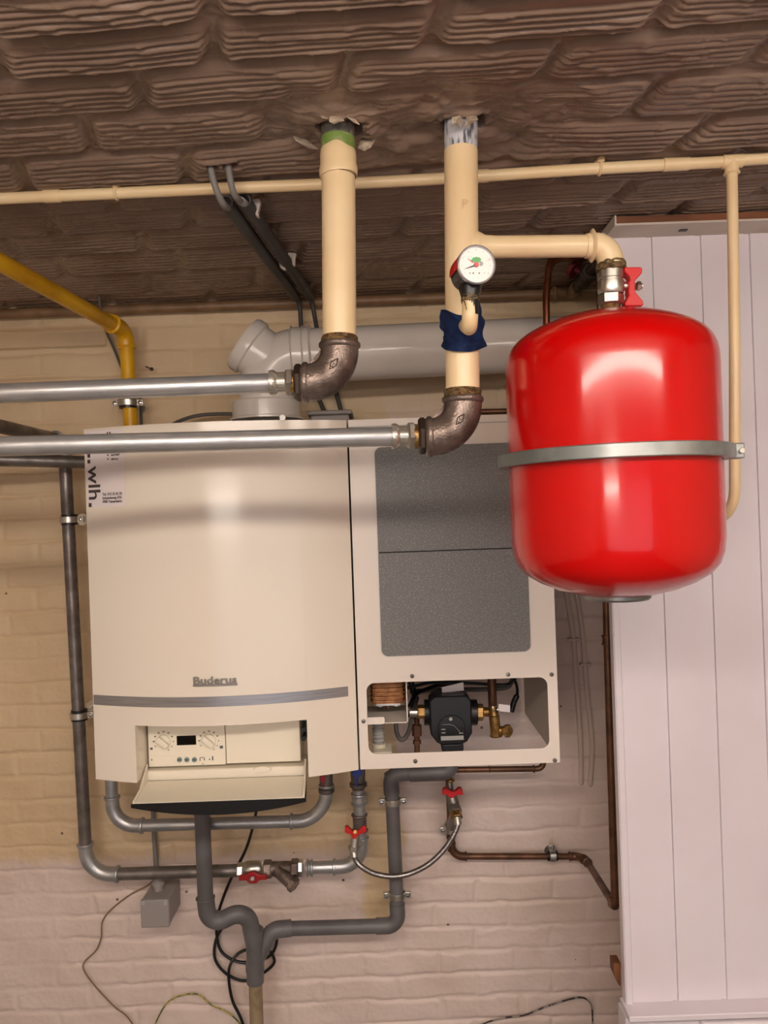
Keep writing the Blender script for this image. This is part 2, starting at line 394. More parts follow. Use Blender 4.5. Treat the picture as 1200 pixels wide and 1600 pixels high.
def build_wall():
    xs = np.arange(-1.30, 1.42, 0.0048); zs = np.arange(-1.62, CEIL+0.02, 0.0033)
    X, Z = np.meshgrid(xs, zs)
    C = 0.0635; L = 0.207
    wz = vnoise(X, Z, 7, 101)*0.008+vnoise(X, Z, 22, 102)*0.006+vnoise(X, Z, 60, 112)*0.002
    v = (Z+wz+5)/C; row = np.floor(v); fv = (v-row-0.5)*C
    u = (X+wz*1.4+row*0.5*L+np.sin(row*3.3)*0.02)/L+20; fu = (u-np.floor(u)-0.5)*L
    dx = np.abs(fu)-(L/2-0.004); dv = np.abs(fv)-(C/2-0.0035)
    soft = 0.5+vnoise(X, Z, 5, 103)
    d = np.maximum(dx, dv)+vnoise(X, Z, 60, 104)*0.004
    H = (1-ss(d, -0.007, 0.002))*0.0040*(0.15+1.1*np.clip(soft, 0, 1)**1.3)
    hb = np.sin(np.floor(u)*7.7+row*3.1); H += hb*0.0007*(1-ss(d, -0.01, 0))
    crack = (np.abs(vnoise(X, Z, 6, 105)) < 0.18)*ss(-np.abs(fv)+C/2, 0.0035, 0.0015)*0.002
    H -= crack
    H += vnoise(X, Z, 10, 106)*0.005+vnoise(X, Z, 32, 107)*0.0026+vnoise(X, Z, 120, 108)*0.0008
    # recessed slot high on the left
    a = P(0, 517, WALL); b = P(165, 543, WALL)
    m = ss(X, b.x+0.004, b.x-0.004)*ss(Z, b.z-E+0.006-0.004, b.z-E+0.006+0.004)*ss(Z, a.z-E+0.004, a.z-E-0.004)
    H = H*(1-0.8*m)-0.014*m
    me = gridmesh('wall_back', X, WALL-H, Z+E, False)
    mesh_obj('wall_back', me, M_wall, kind='structure', angle=180)
build_wall()
def slab(name, x0, x1, y0, y1, z0, z1, m, kind='structure', **k):
    b = NB(); box(b, x0, x1, y0, y1, z0, z1); return obj(name, b, m, kind=kind, **k)
slab('floor', -1.95, 1.9, -2.5, 2.2, -0.05, 0, M_floor)
slab('ceiling', -1.95, 1.9, -2.5, 0.63, E+CEIL, E+CEIL+0.08, M_room)
slab('wall_left', -2.0, -1.9, -2.5, 2.2, 0, E+CEIL+0.08, M_room)
slab('wall_right', 1.85, 1.95, -2.5, 2.2, 0, E+CEIL+0.08, M_room)
slab('wall_front', -1.95, 1.9, -2.6, -2.5, 0, E+CEIL+0.08, M_room)
slab('wall_back', -1.95, -1.28, WALL, WALL+0.1, 0, E+CEIL+0.08, M_room)
slab('wall_back', 1.40, 1.9, WALL, WALL+0.1, 0, E+CEIL+0.08, M_room)

# the tube lamp on the ceiling behind the camera
def emis(name, c, s):
    m = bpy.data.materials.new(name); m.use_nodes = True; b = m.node_tree.nodes['Principled BSDF']
    b.inputs['Base Color'].default_value = (0.8, 0.8, 0.8, 1); b.inputs['Emission Color'].default_value = c; b.inputs['Emission Strength'].default_value = s; return m
lp = thing('strip_lamp', 'long white strip lamp hanging under the ceiling just behind the viewer', 'lamp', (0.2, -0.15, E+0.41))
b = NB(); box(b, -.87, 1.27, -.205, -.095, E+.462, E+.478); obj('housing', b, M_sheet, lp)
for x in (-.5, .9):
    b = NB(); cyl(b, (x, -.15, E+.478), (x, -.15, E+CEIL), .004, 8); obj('hanger', b, M_galvd, lp)
b = NB(); box(b, -.86, 1.26, -.20, -.10, E+.412, E+.462); obj('diffuser', b, emis('lamp_glow', (1.0, 0.87, 0.755, 1), LAMP_W), lp)
lp = thing('wall_lamp', 'short strip lamp on the wall behind the viewer', 'lamp', (-.85, -2.4, E+.04))
b = NB(); box(b, -1.35, -.35, -2.47, -2.42, E+.05, E+.13); obj('housing', b, M_sheet, lp)
b = NB(); box(b, -1.33, -.37, -2.42, -2.39, E+.07, E+.11); obj('diffuser', b, emis('wall_lamp_glow', (1.0, 0.9, 0.8, 1), 60.0), lp)

# the window frame behind the camera
b = NB()
for x in (-1.31, 0.22, 1.75): box(b, x, x+0.06, -2.5, -2.42, E-1.43, E+0.19)
for z in (-1.43, 0.13): box(b, -1.31, 1.81, -2.5, -2.42, E+z, E+z+0.06)
obj('window_1', b, M_tim, kind='structure')

# ------------------------------------------------------------------ plank partition on the right
PY = 1.60
def planks():
    x0 = P(957, 1000, PY).x; zt = P(1000, 371, PY).z+0.01; zb = P(1000, 1566, PY).z
    # cross section of tongue and groove boards
    step = S(76.5, PY); first = P(1036, 1000, PY).x; prof = [(x0, 0.0), (x0, 0)]
    pts = []
    pts += [(x0, PY+0.018), (x0, PY-0.003), (x0+0.003, PY-0.006), (x0+0.014, PY-0.006), (x0+0.017, PY)]
    g = first
    while g < 1.35:
        if g > x0+0.03:
            pts += [(g-0.0068, PY), (g-0.0058, PY+0.0028), (g+0.0050, PY+0.0028), (g+0.0056, PY+0.005), (g+0.0068, PY)]
        g += step
    pts += [(1.42, PY), (1.42, PY+0.018)]
    b = NB(); prism(b, [(x, y, zb) for x, y in pts], (0, 0, zt-zb))
    obj('wall_partition', b, M_plank, kind='structure', angle=20)
M_plank = mat('white_plank_paint', rgb(226, 219, 226), 0.33, c2=rgb(220, 212, 218), scale=3)
planks()
zt = P(1000, 371, PY).z
xl = P(944, 366, PY).x
b = NB(); box(b, xl, 1.42, PY-0.073, PY+0.02, zt, zt+0.004); box(b, xl, xl+0.003, PY-0.074, PY+0.02, zt+0.004, zt+0.02)
obj('trim_1', b, M_tim, kind='structure')
b = NB(); box(b, xl+0.004, 1.42, PY-0.072, PY+0.02, zt+0.0041, zt+0.018)
o = obj('wood_batten', b, M_wood, label='raw brown wooden batten under the ceiling above the white planks', cat='batten')
b = NB(); c = P(1067, 358, 1.565); box(b, c.x-0.008, c.x+0.008, c.y-0.005, c.y+0.005, zt-0.002, zt+0.0005); obj('screw_hole', b, M_black, label='dark screw hole in the painted batten board above the white planks', cat='screw hole')
# plinth under the planks
zb = P(1000, 1566, PY).z
b = NB(); box(b, P(975, 1570, PY).x-0.003, 1.42, PY-0.045, PY+0.02, zb-0.012, zb); obj('trim_2', b, M_plank, kind='structure', bevel=0.002)
b = NB(); x = P(1092, 1590, PY-0.03).x
box(b, P(977, 1580, PY-0.03).x, x, PY-0.03, PY+0.02, 0, zb-0.012); obj('baseboard_right', b, M_plank, kind='structure')
b = NB(); box(b, x, 1.42, PY-0.05, PY-0.0, 0, zb-0.016); obj('baseboard_right', b, M_plank, kind='structure', bevel=0.006)
b = NB(); pxprism(b, [(959, 1505), (970, 1505), (970, 1542), (966, 1538), (960, 1524)], PY+0.03, 0.03)
obj('wood_block', b, M_wood, label='small brown wood block at the lower edge of the white planks', cat='wood block')
b = NB(); pxprism(b, [(947, 935), (957, 935), (958, 968), (951, 965), (947, 950)], PY+0.10, 0.02)
obj('wood_block', b, M_wood, label='tan wood scrap behind the plank edge just under the red tank', cat='wood block')

# ------------------------------------------------------------------ pipe builders
def run(root, pts, r, m, fr, em=None, er=1.16, bead=True, n=22, leg=1.0, em2=None):
    """straight pipes and elbows as parts of one pipe run"""
    pts = [Vector(p) for p in pts]; em = em or m; prev = pts[0]
    frs = fr if isinstance(fr, (list, tuple)) else [fr]*(len(pts)-2)
    for i in range(1, len(pts)-1):
        a = arcpts(prev, pts[i], pts[i+1], frs[i-1], 10)
        d0 = (a[0]-prev).normalized(); d1 = (pts[i+1]-a[-1]).normalized()
        b = NB(); cyl(b, prev, a[0], r, n); obj('pipe', b, m, root)
        b = NB(); l = r*leg
        path = [a[0]-d0*l]+a+[a[-1]+d1*l]
        sweep(b, path, r*er, n)
        if bead:
            for c, d in ((path[0], d0), (path[-1], d1)):
                lathe(b, [(r*1.0, -r*0.28), (r*(er+0.18), -r*0.2), (r*(er+0.22), 0), (r*(er+0.18), r*0.2), (r*1.0, r*0.28)], frame(c, d), n)
        obj('elbow', b, em, root); prev = a[-1]
    b = NB(); cyl(b, prev, pts[-1], r, n); obj('pipe', b, m, root)
def coupling(root, c, d, r, L, m, name='coupling'):
    d = Vector(d).normalized(); b = NB()
    lathe(b, [(r, -L/2), (r*1.32, -L/2+0.001), (r*1.36, -L/2+0.004), (r*1.13, -L/2+0.008), (r*1.13, L/2-0.008), (r*1.36, L/2-0.004), (r*1.32, L/2-0.001), (r, L/2)], frame(c, d), 24)
    return obj(name, b, m, root)
def clamp(label, c, d, r, side, m=None, rubber=True, two=False, wall=True, group=None, hgt=0.016):
    d = Vector(d).normalized(); c = Vector(c); side = Vector(side).normalized()
    t = thing('pipe_clamp', label, 'clamp', c, group)
    m = m or M_nut
    if rubber:
        b = NB(); lathe(b, [(r+0.0003, -hgt*0.85), (r+0.0045, -hgt*0.85), (r+0.0045, hgt*0.85), (r+0.0003, hgt*0.85)], frame(c, d), 28); obj('rubber_lining', b, M_black, t)
    b = NB(); q = 0.0045 if rubber else 0.0005
    lathe(b, [(r+q, -hgt/2), (r+q+0.0035, -hgt/2), (r+q+0.0035, hgt/2), (r+q, hgt/2)], frame(c, d), 28)
    back = Vector((0, 1, 0))
    for s in ((1, -1) if two else (1,)):
        p0 = c+side*s*(r+q+0.0005); p1 = c+side*s*(r+q+0.016)
        M = frame((p0+p1)/2, d, up=back); 
        xx = side*s; yy = d.cross(xx)
        MM = Matrix.Identity(4)
        for i in range(3): MM[i][0] = xx[i]; MM[i][1] = yy[i]; MM[i][2] = d[i]; MM[i][3] = ((p0+p1)/2)[i]
        box(b, -0.009, 0.009, -0.005, 0.005, -hgt*0.5, hgt*0.5, MM)
    obj('band', b, m, t, bevel=0.001)
    for s in ((1, -1) if two else (1,)):
        p = c+side*s*(r+q+0.010); b = NB(); 
        lathe(b, [(0.0012, 0.0095), (0.004, 0.009), (0.0055, 0.007), (0.0055, 0.004)], frame(p, (0, -1, 0)), 14); cyl(b, p, p+Vector((0, -0.005, 0)), 0.0055, 14)
        obj('screw', b, M_chrome, t)
    if wall and c.y+r < WALL-0.01:
        b = NB(); cyl(b, c+back*(r+q), Vector((c.x, WALL, c.z)), 0.004, 10); cyl(b, Vector((c.x, WALL-0.008, c.z)), Vector((c.x, WALL, c.z)), 0.016, 18); obj('wall_stud', b, m, t)
    return t

# ---- cream risers with iron elbows and the galvanised heating pipes
def elbow_iron(root, top, cor, left, r):
    """90 degree malleable iron elbow, rims, cast diamond mark"""
    a = arcpts(top, cor, left, S(50, 1.16), 14); b = NB()
    d0 = (a[0]-top).normalized(); d1 = (left-a[-1]).normalized()
    path = [a[0]-d0*S(8, 1.16)]+a+[a[-1]+d1*S(4, 1.16)]
    sweep(b, path, [r*1.10]+[r*1.12]*len(a)+[r*1.12], 32)
    for c, d, rr in ((path[0], d0, r*1.24), (path[-1], d1, r*1.22)):
        lathe(b, [(r*1.0, -0.0045), (rr-0.002, -0.0045), (rr, -0.002), (rr, 0.002), (rr-0.002, 0.0045), (r*1.0, 0.007)], frame(c, d), 36)
    # rib in the inner corner
    for (q0, q1) in ((path[0]+d0*0.006, path[-1]-d1*0.006),):
        s0 = q0+d1*r*1.13; s1 = q1-d0*r*1.13; mid = (s0+s1)/2
        prism(b, [s0-Vector((0, 0.0015, 0)), s1-Vector((0, 0.0015, 0)), mid-(mid-cor).normalized()*0.012-Vector((0, 0.0015, 0))], (0, 0.003, 0))
    e = obj('elbow', b, M_iron, root, angle=50)
    # diamond with the size mark
    cen = a[7]; n0 = Vector((0, -1, 0)); s = 0.013
    bm = NB(); th = 0.0012
    ang = math.radians(-50); c_, s_ = math.cos(ang), math.sin(ang)
    cx = a[5]
    pts = [(-1.35, 0), (0, 0.62), (1.35, 0), (0, -0.62)]
    rot = math.radians(50)
    def q(u, v, off=0): 
        uu = (u*math.cos(rot)-v*math.sin(rot))*0.0075; vv = (u*math.sin(rot)+v*math.cos(rot))*0.0075
        rr = r*1.12; lat = math.hypot(uu, vv)*0.6
        return Vector((cx.x+uu, cx.y-math.sqrt(max(rr*rr-lat*lat, 0))-0.0006-off, cx.z+vv))
    for i in range(4):
        p0 = pts[i]; p1 = pts[(i+1) % 4]; sweep(bm, [q(*p0), q((p0[0]+p1[0])/2, (p0[1]+p1[1])/2), q(*p1)], 0.0007, 6)
    obj('cast_mark', bm, M_darknut, e)
    me = text_mesh('EO', 0.011, 0.0004, 0.0); me.transform(Matrix.Translation((-0.0065, -0.004, 0))); me.transform(Matrix.Rotation(rot, 4, 'Z'))
    me.transform(FRONT(cx.x, cx.y-r*1.12+0.0004-0.0008, cx.z)); mesh_obj('cast_lettering', me, M_darknut, e)

yA = 1.16; yB = 1.17
def riser(which):
    if which == 'A':
        t = thing('heating_riser', 'left of the two thick cream pipes dropping from the ceiling, green paint at its top', 'pipe', P(530, 600, yA))
        top = P(528, 120, 1.16); sh = P(528.5, 236, 1.16); bot = P(530.5, 532, yA); cor = P(531, 597, yA); left = P(440, 599, yA); r = S(26.4, yA)
    else:
        t = thing('heating_riser', 'right thick cream pipe from the ceiling with a side branch to the red tank', 'pipe', P(722, 680, yB))
        top = P(720, 120, 1.178); sh = P(720, 236, 1.176); bot = P(723, 615, yB); cor = P(723.5, 681, yB); left = P(630, 684, yB); r = S(26.4, yB)
    d = (sh-top).normalized()
    b = NB(); cyl(b, sh, bot+(bot-sh).normalized()*0.01, r, 40); obj('painted_pipe', b, M_cream, t)
    if which == 'A':
        b = NB(); cyl(b, top, P(528, 222, 1.16), r*0.99, 40); obj('bare_pipe_end', b, M_bare2, t)
        b = NB(); cyl(b, P(528, 217, 1.16), P(528.3, 246, 1.16), r*1.012, 40); obj('green_band', b, M_green, t)
        # lumpy cream sleeve with ragged top
        b = NB(); a0 = P(528.3, 234, 1.16); a1 = P(529, 276, 1.16); M = frame(a0, a1-a0); L = (a1-a0).length
        rings = []
        for i, (rr, h) in enumerate([(r*1.0, 0.0), (r*1.05, 0.002), (r*1.08, L*0.3), (r*1.07, L*0.5), (r*1.10, L*0.62), (r*1.14, L*0.72), (r*1.13, L*0.92), (r*1.10, L), (r*1.0, L)]):
            row = []
            for k in range(48):
                an = 2*PI*k/48; hh = h+(0.0028*math.sin(an*2+1)+0.0012*math.sin(an*5) if i < 2 else 0)
                hh += (0.002*math.sin(an+2)) if i > 3 else 0
                row.append(b.verts.new(M @ Vector((rr*math.cos(an), rr*math.sin(an), hh))))
            rings.append(row)
        for x, y in zip(rings, rings[1:]):
            for k in range(48): b.faces.new((x[k], x[(k+1) % 48], y[(k+1) % 48], y[k]))
        obj('paint_sleeve', b, M_cream, t)
        b = NB(); ring(b, P(529, 276.5, 1.16), d, r*1.03, 0.0016, 0.002); obj('dark_gap', b, M_seam, t)
    else:
        b = NB(); cyl(b, top, sh, r*0.985, 40); obj('bare_pipe_end', b, M_bare, t)
        # scraped dark stripe
        # tee branch to the right, swept saddle
        tee = P(721.5, 386, yB); e0 = P(800, 386, yB); 
        b = NB(); rb = S(17, yB)
        pts = [P(733, 386, yB), P(746, 386, yB), P(751, 386, yB), P(757, 386, yB), P(772, 386, yB)]
        sweep(b, pts, [rb*1.05, rb*1.38, rb*1.25, rb*1.08, rb*1.01], 32); obj('tee', b, M_cream, t)
        el0 = P(915, 384.5, yB); cor2 = P(953, 383.5, yB); dn = P(954.5, 418, yB)
        b = NB(); cyl(b, P(765, 386, yB), el0, rb, 32); obj('branch_pipe', b, M_cream, t)
        b = NB(); a = arcpts(el0, cor2, dn, S(26, yB), 12); sweep(b, [el0]+a+[dn], [rb*1.1]+[rb*1.17]*len(a)+[rb*1.15], 32)
        ring(b, P(925, 384, yB), (1, 0, 0), rb*1.42, 0.008, 0.007)
        obj('branch_elbow', b, M_cream, t)
        b = NB(); ang = 0; pp = []
        for k in range(130):
            an = k*0.42; pp.append(P(954.5, 417+4*math.sin(k*0.13)+random.uniform(-3, 3), yB)+Vector((math.cos(an), math.sin(an), 0))*rb*(1.14+random.uniform(0, .16)))
        sweep(b, spline(pp, 3), 0.0016, 6); cyl(b, P(954.5, 410, yB), P(954.5, 426, yB), rb*1.1, 24); obj('hemp_seal', b, M_hemp, t)
        # faint mark scratched in the paint
        me = text_mesh('P', 0.021, 0.0002, -0.0006); me.transform(FRONT(P(722, 326, yB-r).x-0.001, yB-r-0.0004, P(722, 326, yB-r).z)); mesh_obj('pencil_letter', me, M_mark, t)
    elbow_iron(t, bot, cor, left, r)
    # hemp and rust where the pipe is screwed in
    dd = (bot-sh).normalized(); hb = bot
    b = NB(); lathe(b, [(r*1.0, -0.009), (r*1.04, -0.004), (r*1.06, 0.004), (r*1.02, 0.010), (r*1.0, 0.014)], frame(hb+dd*0.002, dd), 36); obj('rust_ring', b, M_rust, t)
    pp = []
    for k in range(60):
        an = k*0.5; pp.append(hb+dd*random.uniform(-.006, .006)+Vector((math.cos(an), math.sin(an), 0))*r*(1.03+random.uniform(0, .07)))
    b = NB(); sweep(b, spline(pp, 3), 0.0008, 5); obj('hemp_fibre', b, M_hemp, t)
    # reducer
    y = yA if which == 'A' else yB
    X0 = 478 if which == 'A' else 671; Yc = 597.5 if which == 'A' else 681
    def H(px, k=0): return P(px, Yc+(X0-px)*0.03, y)
    b = NB(); cyl(b, H(X0+4), H(X0-6), S(25.5, y), 32); obj('thread', b, M_rust, t)
    b = NB(); hexn(b, H(X0-5), H(X0-17.5), S(29, y), 0.3); obj('reducer_nut', b, M_darknut, t)
    b = NB(); cyl(b, H(X0-17), H(X0-24), S(19, y), 28); obj('brass_nipple', b, M_brass, t)
    return t
for s in 'AB': riser(s)
def heat_pipe(label, pts, endx, yc, y):
    t = thing('heating_pipe', label, 'pipe', P(endx-200, yc, y))
    e = P(endx, yc, y); l = Vector(pts[0])
    b = NB(); cyl(b, l, e, S(15.2, y), 32); obj('pipe', b, M_galv, t)
    d = (e-l).normalized(); r = S(15.2, y)
    b = NB(); lathe(b, [(r, -0.003), (r*1.28, -0.003), (r*1.36, 0.001), (r*1.30, 0.005), (r*1.08, 0.009), (r*1.08, 0.019), (r*1.0, 0.024)], frame(e, d), 32); obj('press_coupling', b, M_press, t)
    b = NB(); hexn(b, e+d*0.0215, e+d*0.034, S(23, y), 0.2); obj('union_nut', b, M_nut, t)
heat_pipe('upper long galvanised pipe running left from the left iron elbow', [P(-60, 617, 1.14)+(P(-60, 617, 1.14)-P(424, 598.5, 1.16))*1.2], 424, 598.5, yA)
heat_pipe('lower long galvanised pipe crossing in front of the boiler', [P(-60, 699, 1.13)+(P(-60, 699, 1.13)-P(615, 682, 1.17))*0.9], 615, 682, yB)

# peeling paint flakes around the holes
flk = 0
for (c, side, n_) in ((riserA, 'by the green topped riser', 6), (riserB, 'by the grey topped riser', 4)):
    pass
def flake(cpx, y, pts, label):
    b = NB(); v = [P(cpx[0]+a, cpx[1]+bb, y+dy) for a, bb, dy in pts]
    prism(b, v, (0.0006, 0.0018, 0.001)); obj('paint_flake', b, M_chip, label=label, cat='paint flake', smooth=False)
flake((524, 186), 1.115, [(-9, -4, 0), (-3, -9, 0.01), (8, -6, 0.01), (14, 3, 0), (5, 5, -.01), (-2, 8, -.01), (-10, 4, 0)], 'broad curled paint flake hanging over the green topped pipe')
flake((508, 181), 1.12, [(-8, -3, 0), (0, -5, 0.01), (7, 0, 0.01), (5, 5, 0), (-5, 4, -.01)], 'small paint flake left of the broad flake over the green topped pipe')
flake((549, 187), 1.118, [(-10, -7, 0), (4, -3, 0.01), (13, 8, 0.01), (4, 5, 0)], 'long thin paint flake right over the green topped pipe')
flake((571, 225), 1.19, [(-12, 6, 0), (-6, -10, 0.01), (8, -12, 0.02), (16, -8, 0.01), (8, 6, 0), (-2, 11, -.01)], 'wide loose paint flake on the ceiling right of the green topped pipe')
flake((716, 187), 1.13, [(-10, -4, 0), (4, -7, 0.01), (7, 3, 0.01), (3, 13, 0), (-2, 5, -.01), (-10, 10, -.01)], 'paint flake hanging over the left of the grey topped pipe')
flake((733, 186), 1.13, [(-7, 13, 0), (-4, -4, 0.01), (10, -6, 0.01), (14, 1, 0), (2, 4, -.01)], 'paint flake hanging over the right of the grey topped pipe')
flake((478, 218), 1.2, [(-22, -8, 0), (-8, -6, 0.01), (8, 6, 0.01), (20, 16, 0), (4, 14, -.01), (-16, 2, -.01)], 'large loose paint flake on the ceiling left of the green topped pipe')

# ------------------------------------------------------------------ pressure gauge, its bent pipe, the blue cloth
yg = 1.055
g = thing('pressure_gauge', 'round white faced pressure gauge with red and black body on the cream pipe', 'gauge', P(735, 470, yg))
cf = P(744, 414, 1.03); ax = Vector((0.13, -1, -0.03)).normalized()
R = S(29.5, 1.03)
b = NB(); lathe(b, [(0, -0.055), (R*0.90, -0.055), (R*0.98, -0.045), (R*0.98, -0.002), (0, -0.002)], frame(cf, ax), 40); body = obj('body', b, M_black, g)
b = NB(); lathe(b, [(R*0.99, -0.05), (R*1.03, -0.048), (R*1.03, -0.006), (R*0.99, -0.004)], frame(cf, ax, up=(0, 0, 1)), 30, a0=math.radians(50), a1=math.radians(190))
obj('red_cap', b, M_redp, g)
b = NB(); lathe(b, [(R*0.98, -0.004), (R*1.03, -0.003), (R*1.03, 0.003), (R*0.97, 0.004), (R*0.93, 0.002)], frame(cf, ax), 48); obj('bezel', b, M_bezel, g)
MF = frame(cf+ax*0.0005, ax, up=(0, 0, 1))
# dial frame with x to the viewer's right
xr = Vector((1, 0.13, 0)).normalized(); up_ = ax.cross(xr); up_ = -up_ if up_.z < 0 else up_
MD = Matrix.Identity(4)
for i in range(3): MD[i][0] = xr[i]; MD[i][1] = up_[i]; MD[i][2] = ax[i]; MD[i][3] = (cf+ax*0.0006)[i]
b = NB(); lathe(b, [(0, 0), (R*0.95, 0), (R*0.95, -0.001), (0, -0.001)], MD, 40); dial = obj('dial', b, M_dial, g)
def dmark(name, pts, m, h=0.0004):
    b = NB(); prism(b, [MD @ Vector((x*R, y*R, h)) for x, y in pts], ax*0.0003); return obj(name, b, m, dial, smooth=False)
dmark('green_zone', [(-.30, .22), (-.18, .36), (0, .41), (.18, .38), (.28, .28), (.16, .12), (-.08, .12)], M_grn)
dmark('grey_zone', [(.18, .2)]+[(.24+.13*math.cos(a), .06+.13*math.sin(a)) for a in np.linspace(1.2, -2, 10)], M_greyp)
b = NB(); lathe(b, [(0, .0025), (R*.12, .0025), (R*.14, .0005)], MD, 16); obj('hub', b, M_pink, g)
b = NB(); prism(b, [MD @ Vector((x*R, y*R, .0015)) for x, y in ((.0, .03), (-.70, -.24), (.0, -.07))], ax*0.0004); obj('needle', b, M_printg, g)
dmark('pink_tick', [(-.44, .32), (-.14, .12), (-.18, .08), (-.46, .30)], M_pink); dmark('pink_tick', [(.55, .20), (.80, .32), (.80, .29)], M_pink)
for i in range(9):
    an = math.radians(215-i*31.2); c_, s_ = math.cos(an), math.sin(an)
    dmark('tick', [(.74*c_-.008*s_, .74*s_+.008*c_), (.84*c_-.008*s_, .84*s_+.008*c_), (.84*c_+.008*s_, .84*s_-.008*c_), (.74*c_+.008*s_, .74*s_-.008*c_)], M_greyp)
for x, s_ in ((-.36, .03), (-.18, .04), (.14, .04), (.42, .02)): dmark('dot', [(x+s_*math.cos(a), -.44+s_*math.sin(a)) for a in np.linspace(0, 2*PI, 8)[:-1]], M_printg)
b = NB(); lathe(b, [(0, 0), (R*0.5, 0), (R*.62, -0.014), (S(13, yg), -0.03), (S(12, yg), -0.05), (0, -0.05)], Matrix.Translation(P(734, 436, yg)), 24); obj('neck', b, M_black, g)
b = NB(); cyl(b, P(735, 455, yg), P(735, 473, yg), S(12.5, yg), 20); pp = []
for k in range(110):
    an = k*0.45; pp.append(P(735, 457+k*0.13+random.uniform(-2, 2), yg)+Vector((math.cos(an), math.sin(an), 0))*S(12.6+random.uniform(0, 2.4), yg))
sweep(b, spline(pp, 3), 0.0010, 5); pp = [P(724, 465, yg-.013), P(727, 476, yg-.017), P(729, 484, yg-.018)]; sweep(b, spline(pp), [.001]*11+[.0007]*10, 5)
obj('hemp_seal', b, M_hemp, g)
b = NB(); pp = fillet([P(735, 470, yg), P(734, 512, yg), P(727, 508, 1.165)], 0.014, 8); sweep(b, pp, S(12.8, yg), 26)
obj('gauge_siphon_pipe', b, M_cream, label='short bent cream stub pipe carrying the pressure gauge', cat='pipe')
def rag():
    b = NB(); c0 = P(721.5, 500, yB); rows = []; nu, nv = 60, 34
    up = (P(722, 400, yB)-P(722, 560, yB)).normalized()
    for j in range(nv):
        t = j/(nv-1); row = []
        for i in range(nu):
            u = i/(nu-1)*2-1; an = u*math.radians(135)
            top = 484+16*math.exp(-((u+.05)/.3)**2) - 22*min(1, max(0, (u-.22)/.2))
            bot = 518+38*math.cos(u*1.35)**1.1
            py = top*(1-t)+bot*t
            bulge = 0.5*math.exp(-(u/0.45)**2)*math.sin(min(1, t*1.15)*PI*0.55+.3)
            rr = S(31.0, yB)*(1+0.16*bulge)+0.0030*math.sin(7*u+4*t)+0.0022*math.sin(11*t-5*u)+0.0010*math.sin(19*u+9*t)+0.002*math.sin(14*(t+abs(u)*.6))
            rr = max(rr, S(27.5, yB))
            p = Vector((c0.x+rr*math.sin(an), c0.y-rr*math.cos(an), P(722, py, yB).z)); row.append(b.verts.new(p))
        rows.append(row)
    for x, y in zip(rows, rows[1:]):
        for i in range(nu-1): b.faces.new((x[i], x[i+1], y[i+1], y[i]))
    r = bmesh.ops.solidify(b, geom=b.faces[:], thickness=0.0012)
    return b
o = obj('cloth_rag', rag(), M_rag, label='crumpled dark blue cloth tied round the cream pipe under the gauge', cat='cloth', angle=60)

# ------------------------------------------------------------------ ball valve on the tank
yt = 1.17
v = thing('ball_valve', 'nickel ball valve with red butterfly handle on top of the red tank', 'valve', P(954.5, 482, yt))
def Z(py, px=954.5, y=yt): return P(px, py, y)
b = NB(); q = [(17, 423), (19.5, 424), (19.5, 436), (18.6, 437), (18.6, 439), (20.3, 441), (20.6, 452), (20, 456), (19, 459), (18.4, 460)]
lathe(b, [(S(r, yt), (Z(420)-Z(y_)).length) for r, y_ in q], frame(Z(420), Z(480)-Z(420)), 36); obj('body', b, M_nut, v)
b = NB(); hexn(b, Z(459), Z(477), S(20, yt), 0.25); obj('hex_end', b, M_nut, v)
b = NB(); cyl(b, Z(476), Z(490), S(15, yt), 24); obj('nipple', b, M_rust, v)
b = NB(); a = P(970, 447, yt); c = P(986, 447, yt); cyl(b, a, c, S(7, yt), 20); hexn(b, P(981, 447, yt), P(986, 447, yt), S(8, yt)); obj('stem', b, M_nut, v)
b = NB(); pxprism(b, [(976, 417), (1001, 417), (1004, 419), (1003.5, 426), (993, 438), (992.5, 442), (993, 456), (1005, 470), (1006, 476), (1003, 478), (977, 478), (977, 472), (984, 460), (982, 456), (983, 450), (982, 440), (985, 437), (984, 432), (976, 424)], yt-0.012, 0.02)
obj('handle', b, M_redp, v, bevel=0.0015, label='red butterfly handle')
b = NB(); hexn(b, P(994, 447, yt), P(1001, 447, yt), S(7.5, yt)); cyl(b, P(1000, 447, yt), P(1003, 447, yt), S(4.5, yt)); obj('handle_nut', b, M_nut, v)

# ------------------------------------------------------------------ red expansion tank
tx = P(954.5, 600, yt).x-.002
tk = thing('expansion_tank', 'large glossy red expansion tank hanging from the cream branch pipe', 'tank', (tx, yt, E-0.146))
TM = Matrix.Translation((tx, yt, E))
top = [(0, .291), (.03, .2893), (.06, .2842), (.09, .2758), (.112, .267), (.128, .2585), (.140, .2495), (.1485, .239), (.1535, .227), (.1555, .214), (.156, .20), (.156, .13), (.156, .0745)]
b = NB(); lathe(b, top, TM, 96); o = obj('upper_shell', b, M_red, tk, angle=80)
bot = [(.156, .0745), (.156, .06), (.156, .0), (.156, -.05), (.1535, -.072), (.1475, -.090), (.135, -.1045), (.115, -.117), (.09, -.1275), (.06, -.1355), (.03, -.1395), (0, -.141)]
b = NB(); lathe(b, bot, TM, 96); obj('lower_shell', b, M_red, tk, angle=80)
b = NB(); lathe(b, [(.050, -.130), (.050, -.1415), (.047, -.1445), (0, -.1445)], TM, 48); obj('base_plug', b, M_band, tk)
b = NB(); lathe(b, [(.1555, .0795), (.166, .0805), (.1705, .080), (.172, .0785), (.172, .0620), (.1705, .0605), (.168, .0605), (.1565, .061), (.1555, .0615)], TM, 96); band = obj('clamp_band', b, M_band, tk, angle=30)
b = NB()
